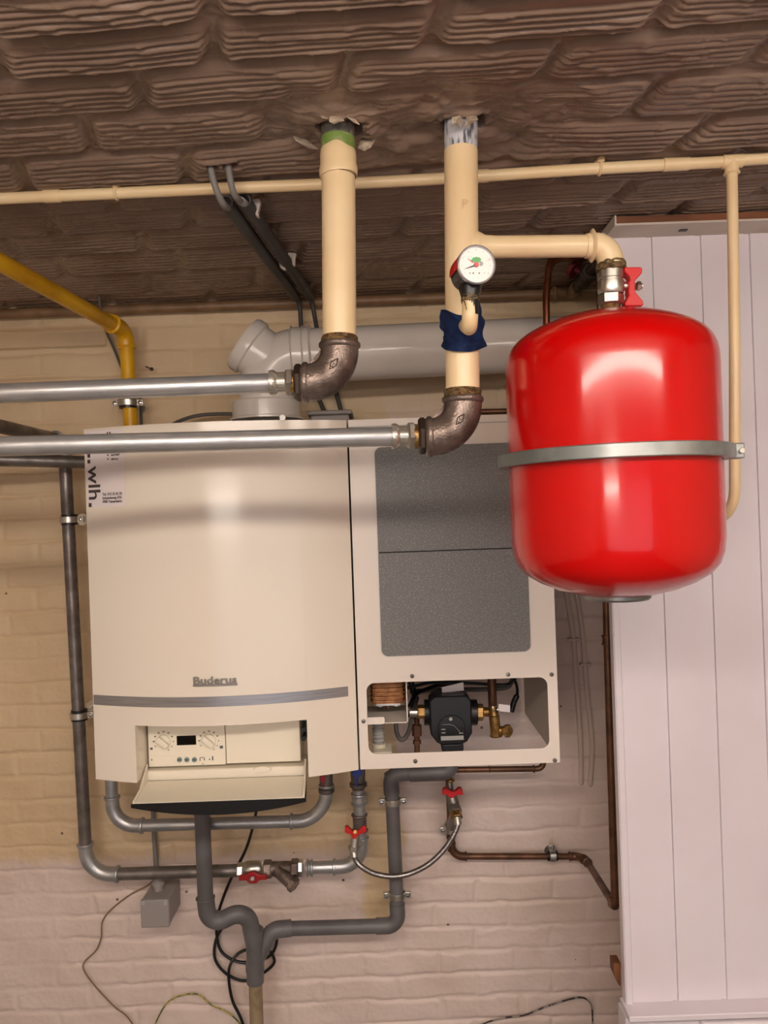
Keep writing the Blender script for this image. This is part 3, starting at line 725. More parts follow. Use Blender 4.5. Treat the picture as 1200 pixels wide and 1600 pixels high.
for sgn in (1,):
    xx = tx+0.158; box(b, xx, xx+0.017, yt-0.058, yt-0.050, E+.0595, E+.082); box(b, xx, xx+0.017, yt-0.046, yt-0.038, E+.0595, E+.082)
obj('clamp_lug', b, M_band, band, bevel=0.002)
b = NB(); hexn(b, (tx+.169, yt-.063, E+.0705), (tx+.169, yt-.057, E+.0705), .0045); cyl(b, (tx+.169, yt-.058, E+.0705), (tx+.169, yt-.028, E+.0705), .003, 10); obj('clamp_bolt', b, M_nut, band)

# ------------------------------------------------------------------ thin cream pipe along the ceiling, with its drop
t = thing('ceiling_pipe', 'thin cream pipe running across the ceiling with a drop beside the red tank', 'pipe', P(600, 285, 1.235))
path = [P(-60, 313, 1.335)+Vector((-1.0, .02, 0)), P(-60, 313, 1.335), P(180, 302, 1.330), P(380, 293, 1.325), P(600, 284, 1.318), P(770, 274, 1.313), P(940, 263, 1.305), P(1143, 252, 1.296), P(1260, 244, 1.29), P(1260, 244, 1.29)+Vector((.95, -.03, 0))]
b = NB(); sweep(b, spline(path, 6), S(8.8, 1.318), 20); obj('main_pipe', b, M_cream, t)
for px, py, y, L in ((82, 306.5, 1.332, 26), (1056, 256.7, 1.300, 40), (752, 275, 1.3135, 22)):
    b = NB(); a = P(px-L/2, py+L*0.022, y); c = P(px+L/2, py-L*0.022, y); cyl(b, a, c, S(10, 1.318), 20); obj('sleeve', b, M_cream, t)
b = NB(); cyl(b, P(1128, 252.8, 1.297), P(1160, 250.8, 1.295), S(10.6, 1.296), 20); cyl(b, P(1143, 252, 1.296), P(1143.5, 272, 1.297), S(10.6, 1.296), 20)
ring(b, P(1143.5, 271, 1.297), (0, 0, 1), S(12, 1.296), .004); obj('tee', b, M_cream, t)
b = NB(); dp = fillet([P(1143.5, 262, 1.296), P(1148, 540, 1.30), P(1148, 802, 1.305), P(1100, 816, 1.39)], [0.5, 0.05], 8); sweep(b, dp, S(8.4, 1.3), 20); obj('drop_pipe', b, M_cream, t)
def strap(px, py, y, label):
    t = thing('pipe_clip', label, 'clip', P(px, py, y)); c = P(px, py, y)
    b = NB(); ring(b, c, (1, 0, -.05), S(10.6, y), .007, .004); obj('loop', b, M_cream, t)
    b = NB(); cyl(b, c+Vector((0, 0, S(9, y))), Vector((c.x, c.y, E+CEIL+.004)), .004, 12)
    lathe(b, [(.0, 0), (.009, 0), (.007, -.006), (.003, -.008)], Matrix.Translation((c.x, c.y, E+CEIL-.008)), 6); lathe(b, [(.003, 0), (.007, .003), (.007, .008), (.003, .010)], Matrix.Translation((c.x, c.y-.008, c.z+S(6, y))), 8)
    obj('stud', b, M_cream, t)
strap(182, 302, 1.330, 'cream painted clip holding the ceiling pipe at the far left')
strap(937, 263.5, 1.305, 'cream painted clip holding the ceiling pipe right of the two thick pipes')

# ------------------------------------------------------------------ conduits from the ceiling down to the junction box
def conduit(label, p_top, mid, bend, s0, s1, down, collar):
    t = thing('cable_conduit', label, 'conduit', down[-1])
    b = NB(); sweep(b, spline([p_top+Vector((0, 0, .05)), p_top]+mid+[bend], 6), S(5.2, 1.3), 14); obj('bent_tube', b, M_pvcl, t)
    b = NB(); d = (s1-s0).normalized(); M = frame(s0, d); L = (s1-s0).length
    lathe(b, [(.0095, .004), (.0095, 0), (.0125, 0), (.0125, L), (.0, L)], M, 24); lathe(b, [(.0095, .004), (0, .06)], M, 24)
    obj('sleeve', b, M_pvcd, t)
    b = NB(); sweep(b, fillet([s1-d*.02]+down, .03, 6), S(3.6, 2.0), 12); obj('wall_tube', b, M_pvcd, t)
    if collar:
        b = NB(); cyl(b, p_top+Vector((0, 0, .004)), p_top-Vector((0, 0, .012)), S(7.5, 1.26), 16); obj('rust_collar', b, mat('rust_red', rgb(120, 60, 44), .7), t)
        b = NB(); a = mid[-1]; c = bend; cyl(b, a+(c-a)*0.25, a+(c-a)*0.7, S(6.4, 1.3), 14); obj('pale_tape', b, M_greyp, t)
conduit('left of the two dark conduits slanting along the ceiling', condA, [P(333, 280, 1.27), P(343, 308, 1.28), P(352, 322, 1.30)], P(360, 326, 1.36), P(353, 316, 1.33), P(462, 464, 1.99), [P(468, 470, 2.018), P(470, 500, 2.02), P(471, 540, 2.06), P(488, 600, 2.06), P(508, 646, 2.04)], False)
conduit('right of the two dark conduits slanting along the ceiling, with rusty collar', condB, [P(358, 270, 1.27), P(364, 298, 1.28), P(372, 311, 1.30)], P(388, 322, 1.37), P(381, 313, 1.34), P(484, 462, 1.99), [P(487, 468, 2.018), P(492, 496, 2.02), P(498, 530, 2.06), P(516, 580, 2.06), P(534, 646, 2.04)], True)
def saddle(pts, y, label):
    b = NB(); prism(b, [P(a, c, y) for a, c in pts], (0, .012, 0)); obj('conduit_saddle', b, M_tim, label=label, cat='saddle clip', bevel=.001)
saddle([(394, 311), (405, 310), (407, 316), (403, 333), (405, 338), (399, 336), (399, 320), (394, 316)], 1.38, 'white saddle clip at the upper end of the dark conduits')
saddle([(450, 394), (463, 396), (461, 401), (461, 415), (457, 414), (455, 403), (450, 399)], 1.70, 'white saddle clip halfway along the dark conduits')
saddle([(436, 410), (440, 414), (447, 420), (444, 421), (437, 417)], 1.70, 'small pale clip tooth between the dark conduits')

jb = thing('junction_box', 'flat grey junction box on top of the boiler under the two conduits', 'junction box', P(516, 660, 2.0))
b = NB(); a = P(486, 658, 1.96); c = P(546, 648, 1.96); box(b, a.x, c.x, 1.94, 2.05, a.z-.02, c.z-.001); obj('box', b, M_jbox, jb, bevel=.004)
b = NB(); box(b, a.x-.008, c.x+.008, 1.932, 2.055, c.z-.001, c.z+.010); obj('lid', b, M_jbox, jb, bevel=.004)

# ------------------------------------------------------------------ yellow gas pipe
t = thing('gas_pipe', 'yellow painted gas pipe coming along the ceiling and turning down the wall', 'pipe', P(200, 665, 1.98))
a0 = P(190, 505, 1.965); far = P(0, 402, 1.45); start = far+(far-a0).normalized()*0.75
a0 = P(194, 520, 1.97)
b = NB(); cyl(b, start, P(178, 508, 1.93), .0178, 30); obj('ceiling_length', b, M_yellow, t)
b = NB(); cyl(b, P(198, 540, 1.985), P(206, 700, 1.985), .0180, 30); obj('wall_length', b, M_yellow, t)
b = NB(); pp = arcpts(P(170, 503, 1.91), P(195, 517, 1.98), P(198, 545, 1.985), .035, 10); sweep(b, [P(170, 503, 1.91)]+pp+[P(198, 545, 1.985)], .0212, 30)
ring(b, P(175, 506, 1.92), (P(170, 503, 1.91)-P(195, 517, 1.98)), .0235, .009, .006); ring(b, P(198, 543, 1.985), (0, 0, 1), .0235, .009, .006); obj('elbow', b, M_yellow, t)
clamp('steel clamp around the yellow gas pipe', P(200, 630, 1.985), (0, 0, 1), .0182, (1, 0, 0), two=True)
b = NB(); sweep(b, spline([P(155, 462, 1.99), P(157, 480, 2.0), P(165, 515, 2.05), P(178, 545, 2.06), P(190, 575, 2.06)], 6), .0035, 10)
obj('grey_cable', b, M_cabg, label='thin grey cable hanging from the ceiling behind the yellow pipe', cat='cable')
b = NB(); cyl(b, P(219, 610, 2.055), P(221, 672, 2.055), .004, 10); obj('grey_cable', b, M_cabg, label='straight grey cable on the wall right behind the yellow pipe', cat='cable')
b = NB(); sweep(b, spline([P(255, 672, 1.95), P(285, 656, 2.0), P(320, 648, 2.02), P(372, 648, 2.02), P(420, 660, 2.0)], 8), .0048, 12)
obj('grey_cable', b, M_cabg, label='thick grey cable arching over the boiler top left of the flue', cat='cable')
b = NB(); cyl(b, P(228, 573, 2.04), P(238, 577, 2.078), .002, 8); lathe(b, [(0, 0), (.005, 0), (.005, .002), (0, .002)], frame(P(237, 577, 2.05), (0.3, -1, 0.1)), 12)
obj('nail', b, M_darknut, label='dark nail sticking out of the cream wall right of the yellow pipe', cat='nail')

# ------------------------------------------------------------------ brown pipe in the corner between wall and ceiling, valve, riser
t = thing('brown_pipe', 'brown painted pipe running along the corner of wall and ceiling', 'pipe', P(400, 480, 2.03))
b = NB(); cyl(b, P(-60, 493, 2.045), P(868, 459, 2.045), .0128, 24); obj('pipe', b, M_brown, t)
b = NB(); sweep(b, fillet([P(862, 459, 2.045), P(893, 458, 2.045), P(903, 447, 1.93)], .02, 8), .0165, 24); ring(b, P(866, 459, 2.045), (1, 0, 0), .0195, .012, .006); obj('elbow', b, M_brown, t)
v = thing('angle_valve', 'dark old valve behind the cream elbow near the ceiling', 'valve', P(912, 440, 1.85))
a = P(902, 449, 1.94); c = P(934, 410, 1.70); d = (c-a).normalized()
b = NB(); cyl(b, a, a+d*.05, .0155, 20); hexn(b, a+d*.05, a+d*.075, .021); cyl(b, a+d*.075, a+d*.14, .019, 20); hexn(b, a+d*.14, a+d*.165, .022); cyl(b, a+d*.165, c, .012, 20)
obj('body', b, M_darknut, v)
b = NB(); hc = a+d*.11; u_ = (P(890, 415, 1.85)-hc).normalized(); cyl(b, hc, hc+u_*.035, .006, 12); cyl(b, hc+u_*.032, hc+u_*.042, .024, 20); obj('handwheel', b, mat('old_red', rgb(96, 20, 26), 0.5), v)
t = thing('copper_riser', 'tarnished copper pipe rising along the left edge of the white planks', 'pipe', P(960, 1415, 1.675))
rc = .0085
run(t, [P(937, 405, 1.68), P(949, 1000, 1.685), P(961, 1416, 1.68), P(917, 1346, 2.0), P(905, 1338, 2.045), P(708, 1338, 2.045), P(705, 1318, 2.045), P(700, 1200, 2.045)], rc, M_copper, [.5, .012, .02, .02, .03, .4], er=1.25)
for o in list(t.children):
    pass
clamp('steel clamp on the horizontal copper pipe at the lower right', P(863, 1337, 2.045), (1, 0, 0), rc, (0, 0, 1))
clamp('steel clamp on the copper pipe behind the steel hose end', P(705, 1296, 2.045), (0, 0, 1), rc, (-1, 0, 0))
b = NB(); sweep(b, fillet([P(912, 404, 1.80), P(862, 400, 1.77), P(853, 440, 1.75), P(856, 668, 1.75)], [.06, .3], 8), S(5.6, 1.75), 18)
obj('copper_bend', b, M_copperb, label='bright copper pipe bending down behind the left top of the red tank', cat='pipe')
b = NB(); cyl(b, P(690, 645, 1.93), P(900, 640, 1.93), S(4.6, 1.93), 16); obj('copper_pipe', b, M_copper, label='short horizontal copper pipe above the side unit behind the iron elbow', cat='pipe')

# ------------------------------------------------------------------ white flue
t = thing('flue_pipe', 'wide white flue pipe running along the wall above the boiler', 'flue', P(416, 655, 1.86))
yf = 1.87; rf = S(42, yf)
b = NB(); cyl(b, P(480, 556, yf), P(1010, 530, 1.89), rf, 48); obj('pipe', b, M_flue, t)
a = arcpts(P(520, 554, yf), P(417, 559, yf), P(417, 640, yf), S(52, yf), 14)
b = NB(); sweep(b, [P(480, 556, yf)]+a+[P(417, 630, yf)], rf*1.02, 48); obj('bend', b, M_flue, t)
b = NB()
for px in (459, 476, 487): ring(b, P(px, 557-(px-459)*.04, yf), (1, 0, .035), rf*1.10, .010, .010, 48)
cyl(b, P(457, 557, yf), P(488, 555.6, yf), rf*1.06, 48); obj('socket', b, M_flue, t)
cdir = Vector((-.80, -.12, .60)).normalized(); cc = P(424, 566, yf)
b = NB(); lathe(b, [(rf*.98, -.02), (rf*.98, .052), (rf*1.07, .056), (rf*1.07, .075), (rf*1.0, .083), (0, .085)], frame(cc, cdir), 48); cap = obj('inspection_cap', b, M_flue, t)
b = NB(); MM = frame(cc, cdir)
for k in range(12):
    a0 = math.radians(205+k*6); a1 = math.radians(205+(k+1)*6)
    b.faces.new([b.verts.new(MM @ Vector((rf*1.078*math.cos(q), rf*1.078*math.sin(q), h))) for q, h in ((a0, .058), (a1, .058), (a1, .073), (a0, .073))])
obj('cap_label', b, M_greyp, cap)
b = NB(); lathe(b, [(S(53, yf), 0), (S(53, yf), .040), (S(51, yf), .044), (rf*1.0, .046)], Matrix.Translation(P(417, 656, yf)), 56)
lathe(b, [(S(58, yf), 0), (S(58, yf), .005), (S(54, yf), .007)], Matrix.Translation(P(417, 658, yf)), 56); obj('collar', b, M_flue, t)
b = NB(); c = P(442, 653, yf-.085); cyl(b, c, c-Vector((0, .008, 0)), .007, 16); obj('collar_screw', b, M_flue, t)

# ------------------------------------------------------------------ boiler
XL, XR, ZT, ZB = -.634, -.0735, E+.1985, E-.5475; XC = (XL+XR)/2; HW = (XR-XL)/2
def fy(x): return 1.64-.058*(1-((x-XC)/HW)**2)
bo = thing('gas_boiler', 'white wall hung gas boiler with its control flap open', 'boiler', (XC, 1.85, ZB))
b = NB(); box(b, XL+.004, XR-.004, 1.75, 2.04, ZB+.06, ZT-.002); obj('casing', b, M_sheet, bo, bevel=.003)
nl, nr = P(213, 1170, 1.61).x, P(481, 1165, 1.61).x; nz = P(340, 1134, fy(P(340, 1134, 1.6).x)).z
def curved(bm, x0, x1, z0, z1, off, dep, n=24, zf=None):
    fr = []; bk = []
    for i in range(n+1):
        x = x0+(x1-x0)*i/n; y = fy(x)+off
        fr.append((bm.verts.new((x, y, z0)), bm.verts.new((x, y, z1)))); yb = 1.75 if dep is None else y+dep
        bk.append((bm.verts.new((x, yb, z0)), bm.verts.new((x, yb, z1))))
    for i in range(n):
        bm.faces.new((fr[i][0], fr[i+1][0], fr[i+1][1], fr[i][1])); bm.faces.new((bk[i][0], bk[i][1], bk[i+1][1], bk[i+1][0]))
        bm.faces.new((fr[i][0], bk[i][0], bk[i+1][0], fr[i+1][0])); bm.faces.new((fr[i][1], fr[i+1][1], bk[i+1][1], bk[i][1]))
    for e in (0, n): bm.faces.new((fr[e][0], fr[e][1], bk[e][1], bk[e][0]))
b = NB()   # cover as one ring-less body with a notch at the bottom
cols = sorted(set([XL+(XR-XL)*i/60 for i in range(61)]+[nl, nr])); zr = [ZB, nz, ZT]
V = {}
def vv(i, j, k):
    if (i, j, k) not in V:
        x = cols[i]; V[(i, j, k)] = b.verts.new((x, fy(x) if k == 0 else 1.75, zr[j]))
    return V[(i, j, k)]
def solid(i, j): 
    if j < 0 or j > 1 or i < 0 or i >= len(cols)-1: return False
    return j == 1 or not (nl-1e-6 <= cols[i] and cols[i+1] <= nr+1e-6)
for i in range(len(cols)-1):
    for j in (0, 1):
        if not solid(i, j): continue
        for k in (0, 1): b.faces.new((vv(i, j, k), vv(i+1, j, k), vv(i+1, j+1, k), vv(i, j+1, k)))
        if not solid(i-1, j): b.faces.new((vv(i, j, 0), vv(i, j+1, 0), vv(i, j+1, 1), vv(i, j, 1)))
        if not solid(i+1, j): b.faces.new((vv(i+1, j, 0), vv(i+1, j+1, 0), vv(i+1, j+1, 1), vv(i+1, j, 1)))
        if not solid(i, j-1): b.faces.new((vv(i, j, 0), vv(i+1, j, 0), vv(i+1, j, 1), vv(i, j, 1)))
        if not solid(i, j+1): b.faces.new((vv(i, j+1, 0), vv(i+1, j+1, 0), vv(i+1, j+1, 1), vv(i, j+1, 1)))
cover = obj('front_cover', b, M_white, bo, angle=30, bevel=.0025)
b = NB(); zs = E-.3775; curved(b, XL+.002, XR-.016, zs-.0105, zs+.0105, -.0012, .001, 40); obj('trim_strip', b, M_strip, cover)
# raised maker's lettering
me = text_mesh('Buderus', .0235, .0022, .0003, sx=1.0); n = len(me.vertices); a = np.empty(n*3); me.vertices.foreach_get('co', a); a = a.reshape(-1, 3)
lx = P(304, 1064, 1.59); rx = P(371, 1063, 1.59); wtx = a[:, 0].max()-a[:, 0].min(); sc = (rx.x-lx.x)/wtx
a[:, 0] = (a[:, 0]-a[:, 0].min())*sc+lx.x; zz = a[:, 1]/(a[:, 1].max()-0)*.0150+lx.z-.0050; yy = np.array([fy(x) for x in a[:, 0]])-.0025-a[:, 2]
out = np.stack([a[:, 0], yy, zz], 1); me.vertices.foreach_set('co', out.ravel()); mesh_obj('lettering', me, M_logo, cover)
b = NB(); curved(b, lx.x-.001, rx.x+.001, lx.z-.0095, lx.z-.0058, -.004, .004, 6); obj('lettering_base', b, M_logo, cover)
# sticker
st = thing('sticker', 'white installer sticker with dark vertical lettering at the boiler upper left corner', 'sticker', (P(166, 730, 1.63).x, 1.63, P(166, 790, 1.63).z))
sx0, sx1 = P(134, 730, 1.635).x, P(200, 730, 1.63).x; sz0, sz1 = P(166, 792, 1.63).z, P(166, 673, 1.63).z
b = NB(); curved(b, sx0, sx1, sz0, sz1, -.0006, .0004, 8); obj('paper', b, M_sticker, st)
def print_text(s, px, py, size, m=M_print, rot=0, sx=1.0, off=0.0, wpx=None):
    me = text_mesh(s, size, .0, off, sx)
    if wpx:
        n = len(me.vertices); a = np.empty(n*3); me.vertices.foreach_get('co', a); a = a.reshape(-1, 3); me.transform(Matrix.Diagonal((S(wpx, 1.63)/(a[:, 0].max()), 1, 1, 1)))
    me.transform(Matrix.Rotation(rot, 4, 'Z')); o0 = P(px, py, 1.63); me.transform(FRONT(o0.x, 0, o0.z))
    n = len(me.vertices); a = np.empty(n*3); me.vertices.foreach_get('co', a); a = a.reshape(-1, 3)
    a[:, 1] = [fy(x)-.0012 for x in a[:, 0]]; me.vertices.foreach_set('co', a.ravel()); mesh_obj('print', me, m, st, smooth=False)
print_text('wlh', 136, 729, .041, rot=-PI/2, off=.0006, wpx=52)
def sq(px0, px1, py0, py1):
    b = NB(); q = P(px0, py1, 1.63); w2 = P(px1, py0, 1.63); curved(b, q.x, w2.x, q.z, w2.z, -.0012, .0003, 2); obj('print_square', b, M_print, st)
sq(137, 142, 786, 792.5); sq(135, 140, 718, 724); sq(135, 140, 708, 715)
print_text('Tel.: 013 35 83 70', 162, 774.5, .0078, wpx=34, off=.00025); print_text('Industrieweg 47A', 162, 780.3, .0078, wpx=34, off=.00025); print_text('3980 Tessenderlo', 162, 786, .0078, wpx=34, off=.00025)
print_text('sanitair', 177, 713, .0065, wpx=16, off=.0002); print_text('airco', 177.5, 719.5, .0065, wpx=12, off=.0002)
sq(170.5, 172.8, 710.5, 713); sq(171, 173, 716.5, 719)
print_text('wlh', 155, 690, .026, off=.0004, wpx=28)

# control unit in the notch
yc = 1.675
cu = thing('control', '', '', (0, 0, 0)); bpy.data.objects.remove(cu)
b = NB(); p0 = P(232.5, 1199, yc); p1 = P(351, 1120, yc); p2 = P(470, 1190, yc)
box(b, p0.x, p1.x-.0008, yc, 1.75, p0.z, ZB+.14); cp = obj('control_panel', b, M_plastic, bo, bevel=.0015)
b = NB(); box(b, p1.x+.0008, p2.x, yc-.001, 1.75, p0.z+.002, ZB+.14); obj('blank_panel', b, M_plastic, bo, bevel=.0015)
b = NB(); q0 = P(228, 1214, yc-.012); q1 = P(477, 1214, yc-.012); zt_ = P(350, 1200, yc-.012).z
box(b, q0.x, q1.x, yc-.014, 1.75, q0.z-.010, zt_-.001); obj('lower_lip', b, M_plastic, bo, bevel=.003)
b = NB(); c = P(410, 1202, yc-.015); lathe(b, [(0, .0), (.020, .0), (.018, -.004), (0, -.005)], frame(c, (0, 1, 0)) @ Matrix.Diagonal((1, .35, 1, 1)), 24); obj('grip', b, M_plastic, bo)
def knob(px, py):
    c = P(px, py, yc); r = S(10.8, yc); b = NB()
    lathe(b, [(0, .004), (r*.92, .004), (r, .002), (r, 0)], frame(c, (0, -1, 0)), 30); k = obj('knob', b, M_plastic, cp)
    M = FRONT(c.x, c.y-.004, c.z) @ Matrix.Rotation(math.radians(-42), 4, 'Z')
    b = NB(); box(b, -r*.98, r*.98, -r*.38, r*.38, 0, .012, M); obj('grip_bar', b, M_plastic, k, bevel=.002)
    for i in range(11):
        an = math.radians(-60+i*30-0); pr = 15.2
        if 235 < math.degrees(an) % 360 < 255: continue
        m_ = P(px+pr*math.cos(an), py-pr*math.sin(an), yc-.0004); b = NB(); w_ = .0020 if 3 <= i <= 8 else .0010
        box(b, m_.x-w_, m_.x+w_, m_.y-.0004, m_.y+.0004, m_.z-.0012, m_.z+.0010); obj('scale_mark', b, M_printg, k, smooth=False)
knob(255.5, 1158.5); knob(326.5, 1157.5)
b = NB(); a = P(276.5, 1164.5, yc-.0006); c = P(306, 1149, yc-.0006); box(b, a.x, c.x, yc-.001, yc+.001, a.z, c.z); obj('display', b, M_screen, cp, label='black display')
for px in (280.5, 292, 303.8):
    c = P(px, 1187, yc); b = NB(); lathe(b, [(0, .0015), (.0055, .0015), (.0058, 0)], frame(c, (0, -1, 0)), 20); k = obj('button', b, M_btn, cp)
    b = NB(); box(b, c.x-.0032, c.x+.0032, c.y-.0022, c.y-.0014, c.z-.0012, c.z+.0012); obj('symbol', b, M_print, k, smooth=False)
b = NB(); a = P(240.5, 1196, yc); c = P(272, 1180, yc); box(b, a.x, c.x, yc-.002, yc+.001, a.z, c.z); obj('service_flap', b, M_plastic, cp, bevel=.0008)
b = NB()
for (x0, y0, x1, y1) in ((343.5, 1165, 348.5, 1169.5), (312, 1184, 313, 1189), (313, 1183, 319, 1184), (319, 1184, 320, 1188), (326.5, 1185.5, 328.3, 1187.3), (331.5, 1181.5, 333.2, 1188), (316, 1192.8, 318, 1194), (235, 1168, 238.5, 1171.5), (236.5, 1186, 238, 1188.5)):
    a = P(x0, y1, yc); c = P(x1, y0, yc); box(b, a.x, c.x, yc-.0008, yc+.0005, a.z, c.z)
obj('symbols', b, M_printg, cp, smooth=False)
for px, py in ((228, 1157), (475.5, 1138), (475.5, 1152)):
    c = P(px, py, 1.70); b = NB(); cyl(b, c+Vector((0, .05, 0)), c-Vector((0, .012, 0)), .0052, 16); obj('side_screw', b, M_black, bo)
# open flap
fl0, fl1 = P(227, 1217, 1.655), P(479, 1217, 1.655); fz = P(340, 1217, 1.655).z; ff = 1.555; fzf = P(340, 1250.5, ff).z
b = NB(); xa, xb = P(207, 1252, ff).x, P(476, 1249, ff).x
# tray: inner plate with raised rims
def quadslab(bm, A, B, C, D, th): prism(bm, [A, B, C, D], (0, 0, -th))
quadslab(b, Vector((fl0.x, 1.655, fz)), Vector((fl1.x, 1.655, fz)), Vector((xb, ff, fzf)), Vector((xa, ff, fzf)), .004)
fl = obj('open_flap', b, M_plastic, bo)
for (xh, xf, s_) in ((fl0.x, xa, 1), (fl1.x, xb, -1)):
    b = NB(); prism(b, [Vector((xh, 1.665, fz+.034)), Vector((xh, 1.66, fz)), Vector((xf, ff, fzf)), Vector((xf, ff, fzf+.004)), Vector((xf+(xh-xf)*.5, ff+.05, fzf+.010))], (s_*.004, 0, 0)); obj('flap_arm', b, M_plastic, fl, bevel=.001)
b = NB(); n = 28; rows = []
for i in range(n+1):
    u = i/n; x = xa-.003+(xb-xa+.006)*u; sag = .020*(1-(2*u-1)**2)+.006; xh = fl0.x+(fl1.x-fl0.x)*u
    rows.append([b.verts.new((x, ff-.002, fzf-.0008)), b.verts.new((x, ff-.001, fzf-.003-sag)), b.verts.new((xh, 1.655, fz-.006-sag*.5)), b.verts.new((xh, 1.655, fz-.004)), b.verts.new((x, ff+.004, fzf-.0045))])
for r0, r1 in zip(rows, rows[1:]):
    for k in range(5): b.faces.new((r0[k], r0[(k+1) % 5], r1[(k+1) % 5], r1[k]))
b.faces.new(rows[0]); b.faces.new(rows[-1][::-1]); obj('flap_outer_shell', b, M_black, fl, label='glossy black outer side of the flap')
b = NB()
def onflap(px, py):   # point on the flap plate for a pixel
    k = (fz-fzf)/(1.655-ff); lo, hi = ff, 1.655
    for _ in range(30):
        y = (lo+hi)/2; z = P(px, py, y).z
        if z > fzf+(y-ff)*k: hi = y
        else: lo = y
    return P(px, py, y)+Vector((0, 0, .0006))
for q in (((412, 1247), (414, 1243), (458, 1241), (459, 1247)), ((416, 1240), (420, 1237.5), (461, 1237), (462, 1240))):
    b.faces.new([b.verts.new(onflap(*p)) for p in q])
obj('flap_label', b, M_sticker, fl, smooth=False)
b = NB()
for q in (((444, 1246), (444.5, 1243.5), (457, 1243), (457.5, 1246)), ((446, 1239.7), (446.5, 1238), (460, 1237.6), (460.5, 1239.4)), ((418, 1245), (418.5, 1244), (440, 1243.4), (440, 1244.4)), ((422, 1239.3), (422.5, 1238.5), (442, 1238), (442, 1238.9))):
    b.faces.new([b.verts.new(onflap(*p)+Vector((0, 0, .0004))) for p in q])
obj('flap_print', b, M_printg, fl, smooth=False)

# ------------------------------------------------------------------ side unit
UL, UR, UT, UB = XR+.004, .3565, E+.1985, E-.5465
su = thing('side_unit', 'white side cabinet right of the boiler with grey foam panels and an open lower window', 'cabinet', ((UL+UR)/2, 1.85, UB))
def U(px, py, y=1.64): q = P(px, py, y); return (q.x, q.z)
x0, z0 = U(574, 1184); x1, z1 = U(858, 1064); z0 = U(700, 1189)[1]; z0 = P(720, 1173.5, 1.64).z; z1 = P(715, 1062.5, 1.64).z; x0 = P(574, 1120, 1.64).x; x1 = P(857, 1120, 1.64).x
hole = rrect(x0, x1, z0, z1, S(13, 1.64))
outer = [(UL, UB), (UR, UB), (UR, UT), (UL, UT)]
plate('front_plate', outer, [hole], .0015, FRONT(0, 1.64, 0), M_sheet, su)
b = NB(); box(b, UL, UL+.0015, 1.641, 2.04, UB, UT); box(b, UR-.0015, UR, 1.641, 2.04, UB, UT); box(b, UL, UR, 1.641, 2.04, UT-.0015, UT); obj('side_panels', b, M_inner, su)
b = NB(); box(b, UL+.002, UR-.002, 2.02, 2.03, E-.40, UT-.002); obj('back_sheet', b, M_inner, su)
b = NB(); box(b, UL, UR, 1.6375, 1.639, UT-.0165, UT-.0145); obj('top_seam', b, M_greyp, su)
fx0, fx1 = -.0155, .3015; 
b = NB(); pts = rrect(fx0, fx1, E-.3065, E+.138, .014); 
upper = [(x, z) for x, z in pts]
def half(zlo, zhi, rt, rb, nm, m):
    pt = []
    r = .014
    pl_ = rrect(fx0, fx1, zlo, zhi, r); 
    o_ = []
    for x, z in pl_:
        if not rt and z > zhi-r-1e-6: z = zhi if True else z
        if not rb and z < zlo+r+1e-6: z = zlo
        if not rt and z == zhi and (x > fx1-r or x < fx0+r): x = fx1 if x > 0.1 else fx0
        if not rb and z == zlo and (x > fx1-r or x < fx0+r): x = fx1 if x > 0.1 else fx0
        if not o_ or (abs(o_[-1][0]-x)+abs(o_[-1][1]-z)) > 1e-6: o_.append((x, z))
    return plate(nm, o_, [], .006, FRONT(0, 1.6375, 0), m, su, bevel=.0015)
half(E-.0850, E+.138, True, False, 'foam_panel', M_epp); half(E-.3065, E-.0875, False, True, 'foam_panel', M_epp)
b = NB(); box(b, fx0+.001, fx1-.001, 1.6365, 1.6392, E-.0876, E-.0849); obj('panel_seam', b, M_seam, su)
for px, py in ((644, 1056.5), (794, 1054), (649, 1189.5), (867, 1188), (568, 1127), (862, 1054)):
    c = P(px, py, 1.638); b = NB(); lathe(b, [(0, .001), (.0016, .001), (.0022, .003), (.0042, .0025), (.0046, 0)], frame(c+Vector((0, .001, 0)), (0, -1, 0)), 16); obj('screw', b, M_galvd, su)
# inside: heat exchanger on its bracket
hx = su
b = NB(); xa, xb_ = P(581, 1090, 1.70).x, P(631, 1090, 1.70).x; zA = P(600, 1100, 1.70).z; 
for i in range(22):
    z = zA+.0045*i; e_ = .003 if i % 2 else 0
    if z > E-.30: break
    prism(b, [(x, 1.70+yy*1.0-0, z) for x, yy in [(u+ (0), v_) for u, v_ in [(a_, b_) for a_, b_ in rrect(xa-e_, xb_+e_, 0-e_, .09, .012, 4)]]], (0, 0, .0032))
box(b, xa+.003, xb_-.003, 1.703, 1.785, zA, zA+.10)
obj('heat_exchanger', b, M_hx, su, label='copper coloured plate heat exchanger')
b = NB(); lathe(b, [(0, 0), (.014, 0), (.014, .012), (0, .012)], Matrix.Translation((xa+.017, 1.74, zA-.013)), 20); lathe(b, [(0, 0), (.014, 0), (.014, .012), (0, .012)], Matrix.Translation((xb_-.017, 1.74, zA-.013)), 20)
prism(b, [(x, y, zA-.004) for x, y in rrect(xa, xb_, 1.70, 1.78, .01, 4)], (0, 0, .004)); obj('exchanger_base', b, M_nut, su)
b = NB(); cyl(b, ((xa+xb_)/2, 1.72, zA-.014), ((xa+xb_)/2, 1.72, zA-.002), .005, 12); obj('drain_screw', b, M_copper, su)
b = NB(); bx0 = x0-.004; bx1 = P(636.5, 1100, 1.67).x; bz = P(605, 1129.5, 1.67).z
box(b, bx0, bx1, 1.665, 1.81, bz, bz+.002); box(b, bx1-.002, bx1, 1.665, 1.81, bz, E-.34); obj('bracket', b, M_sheet, su)
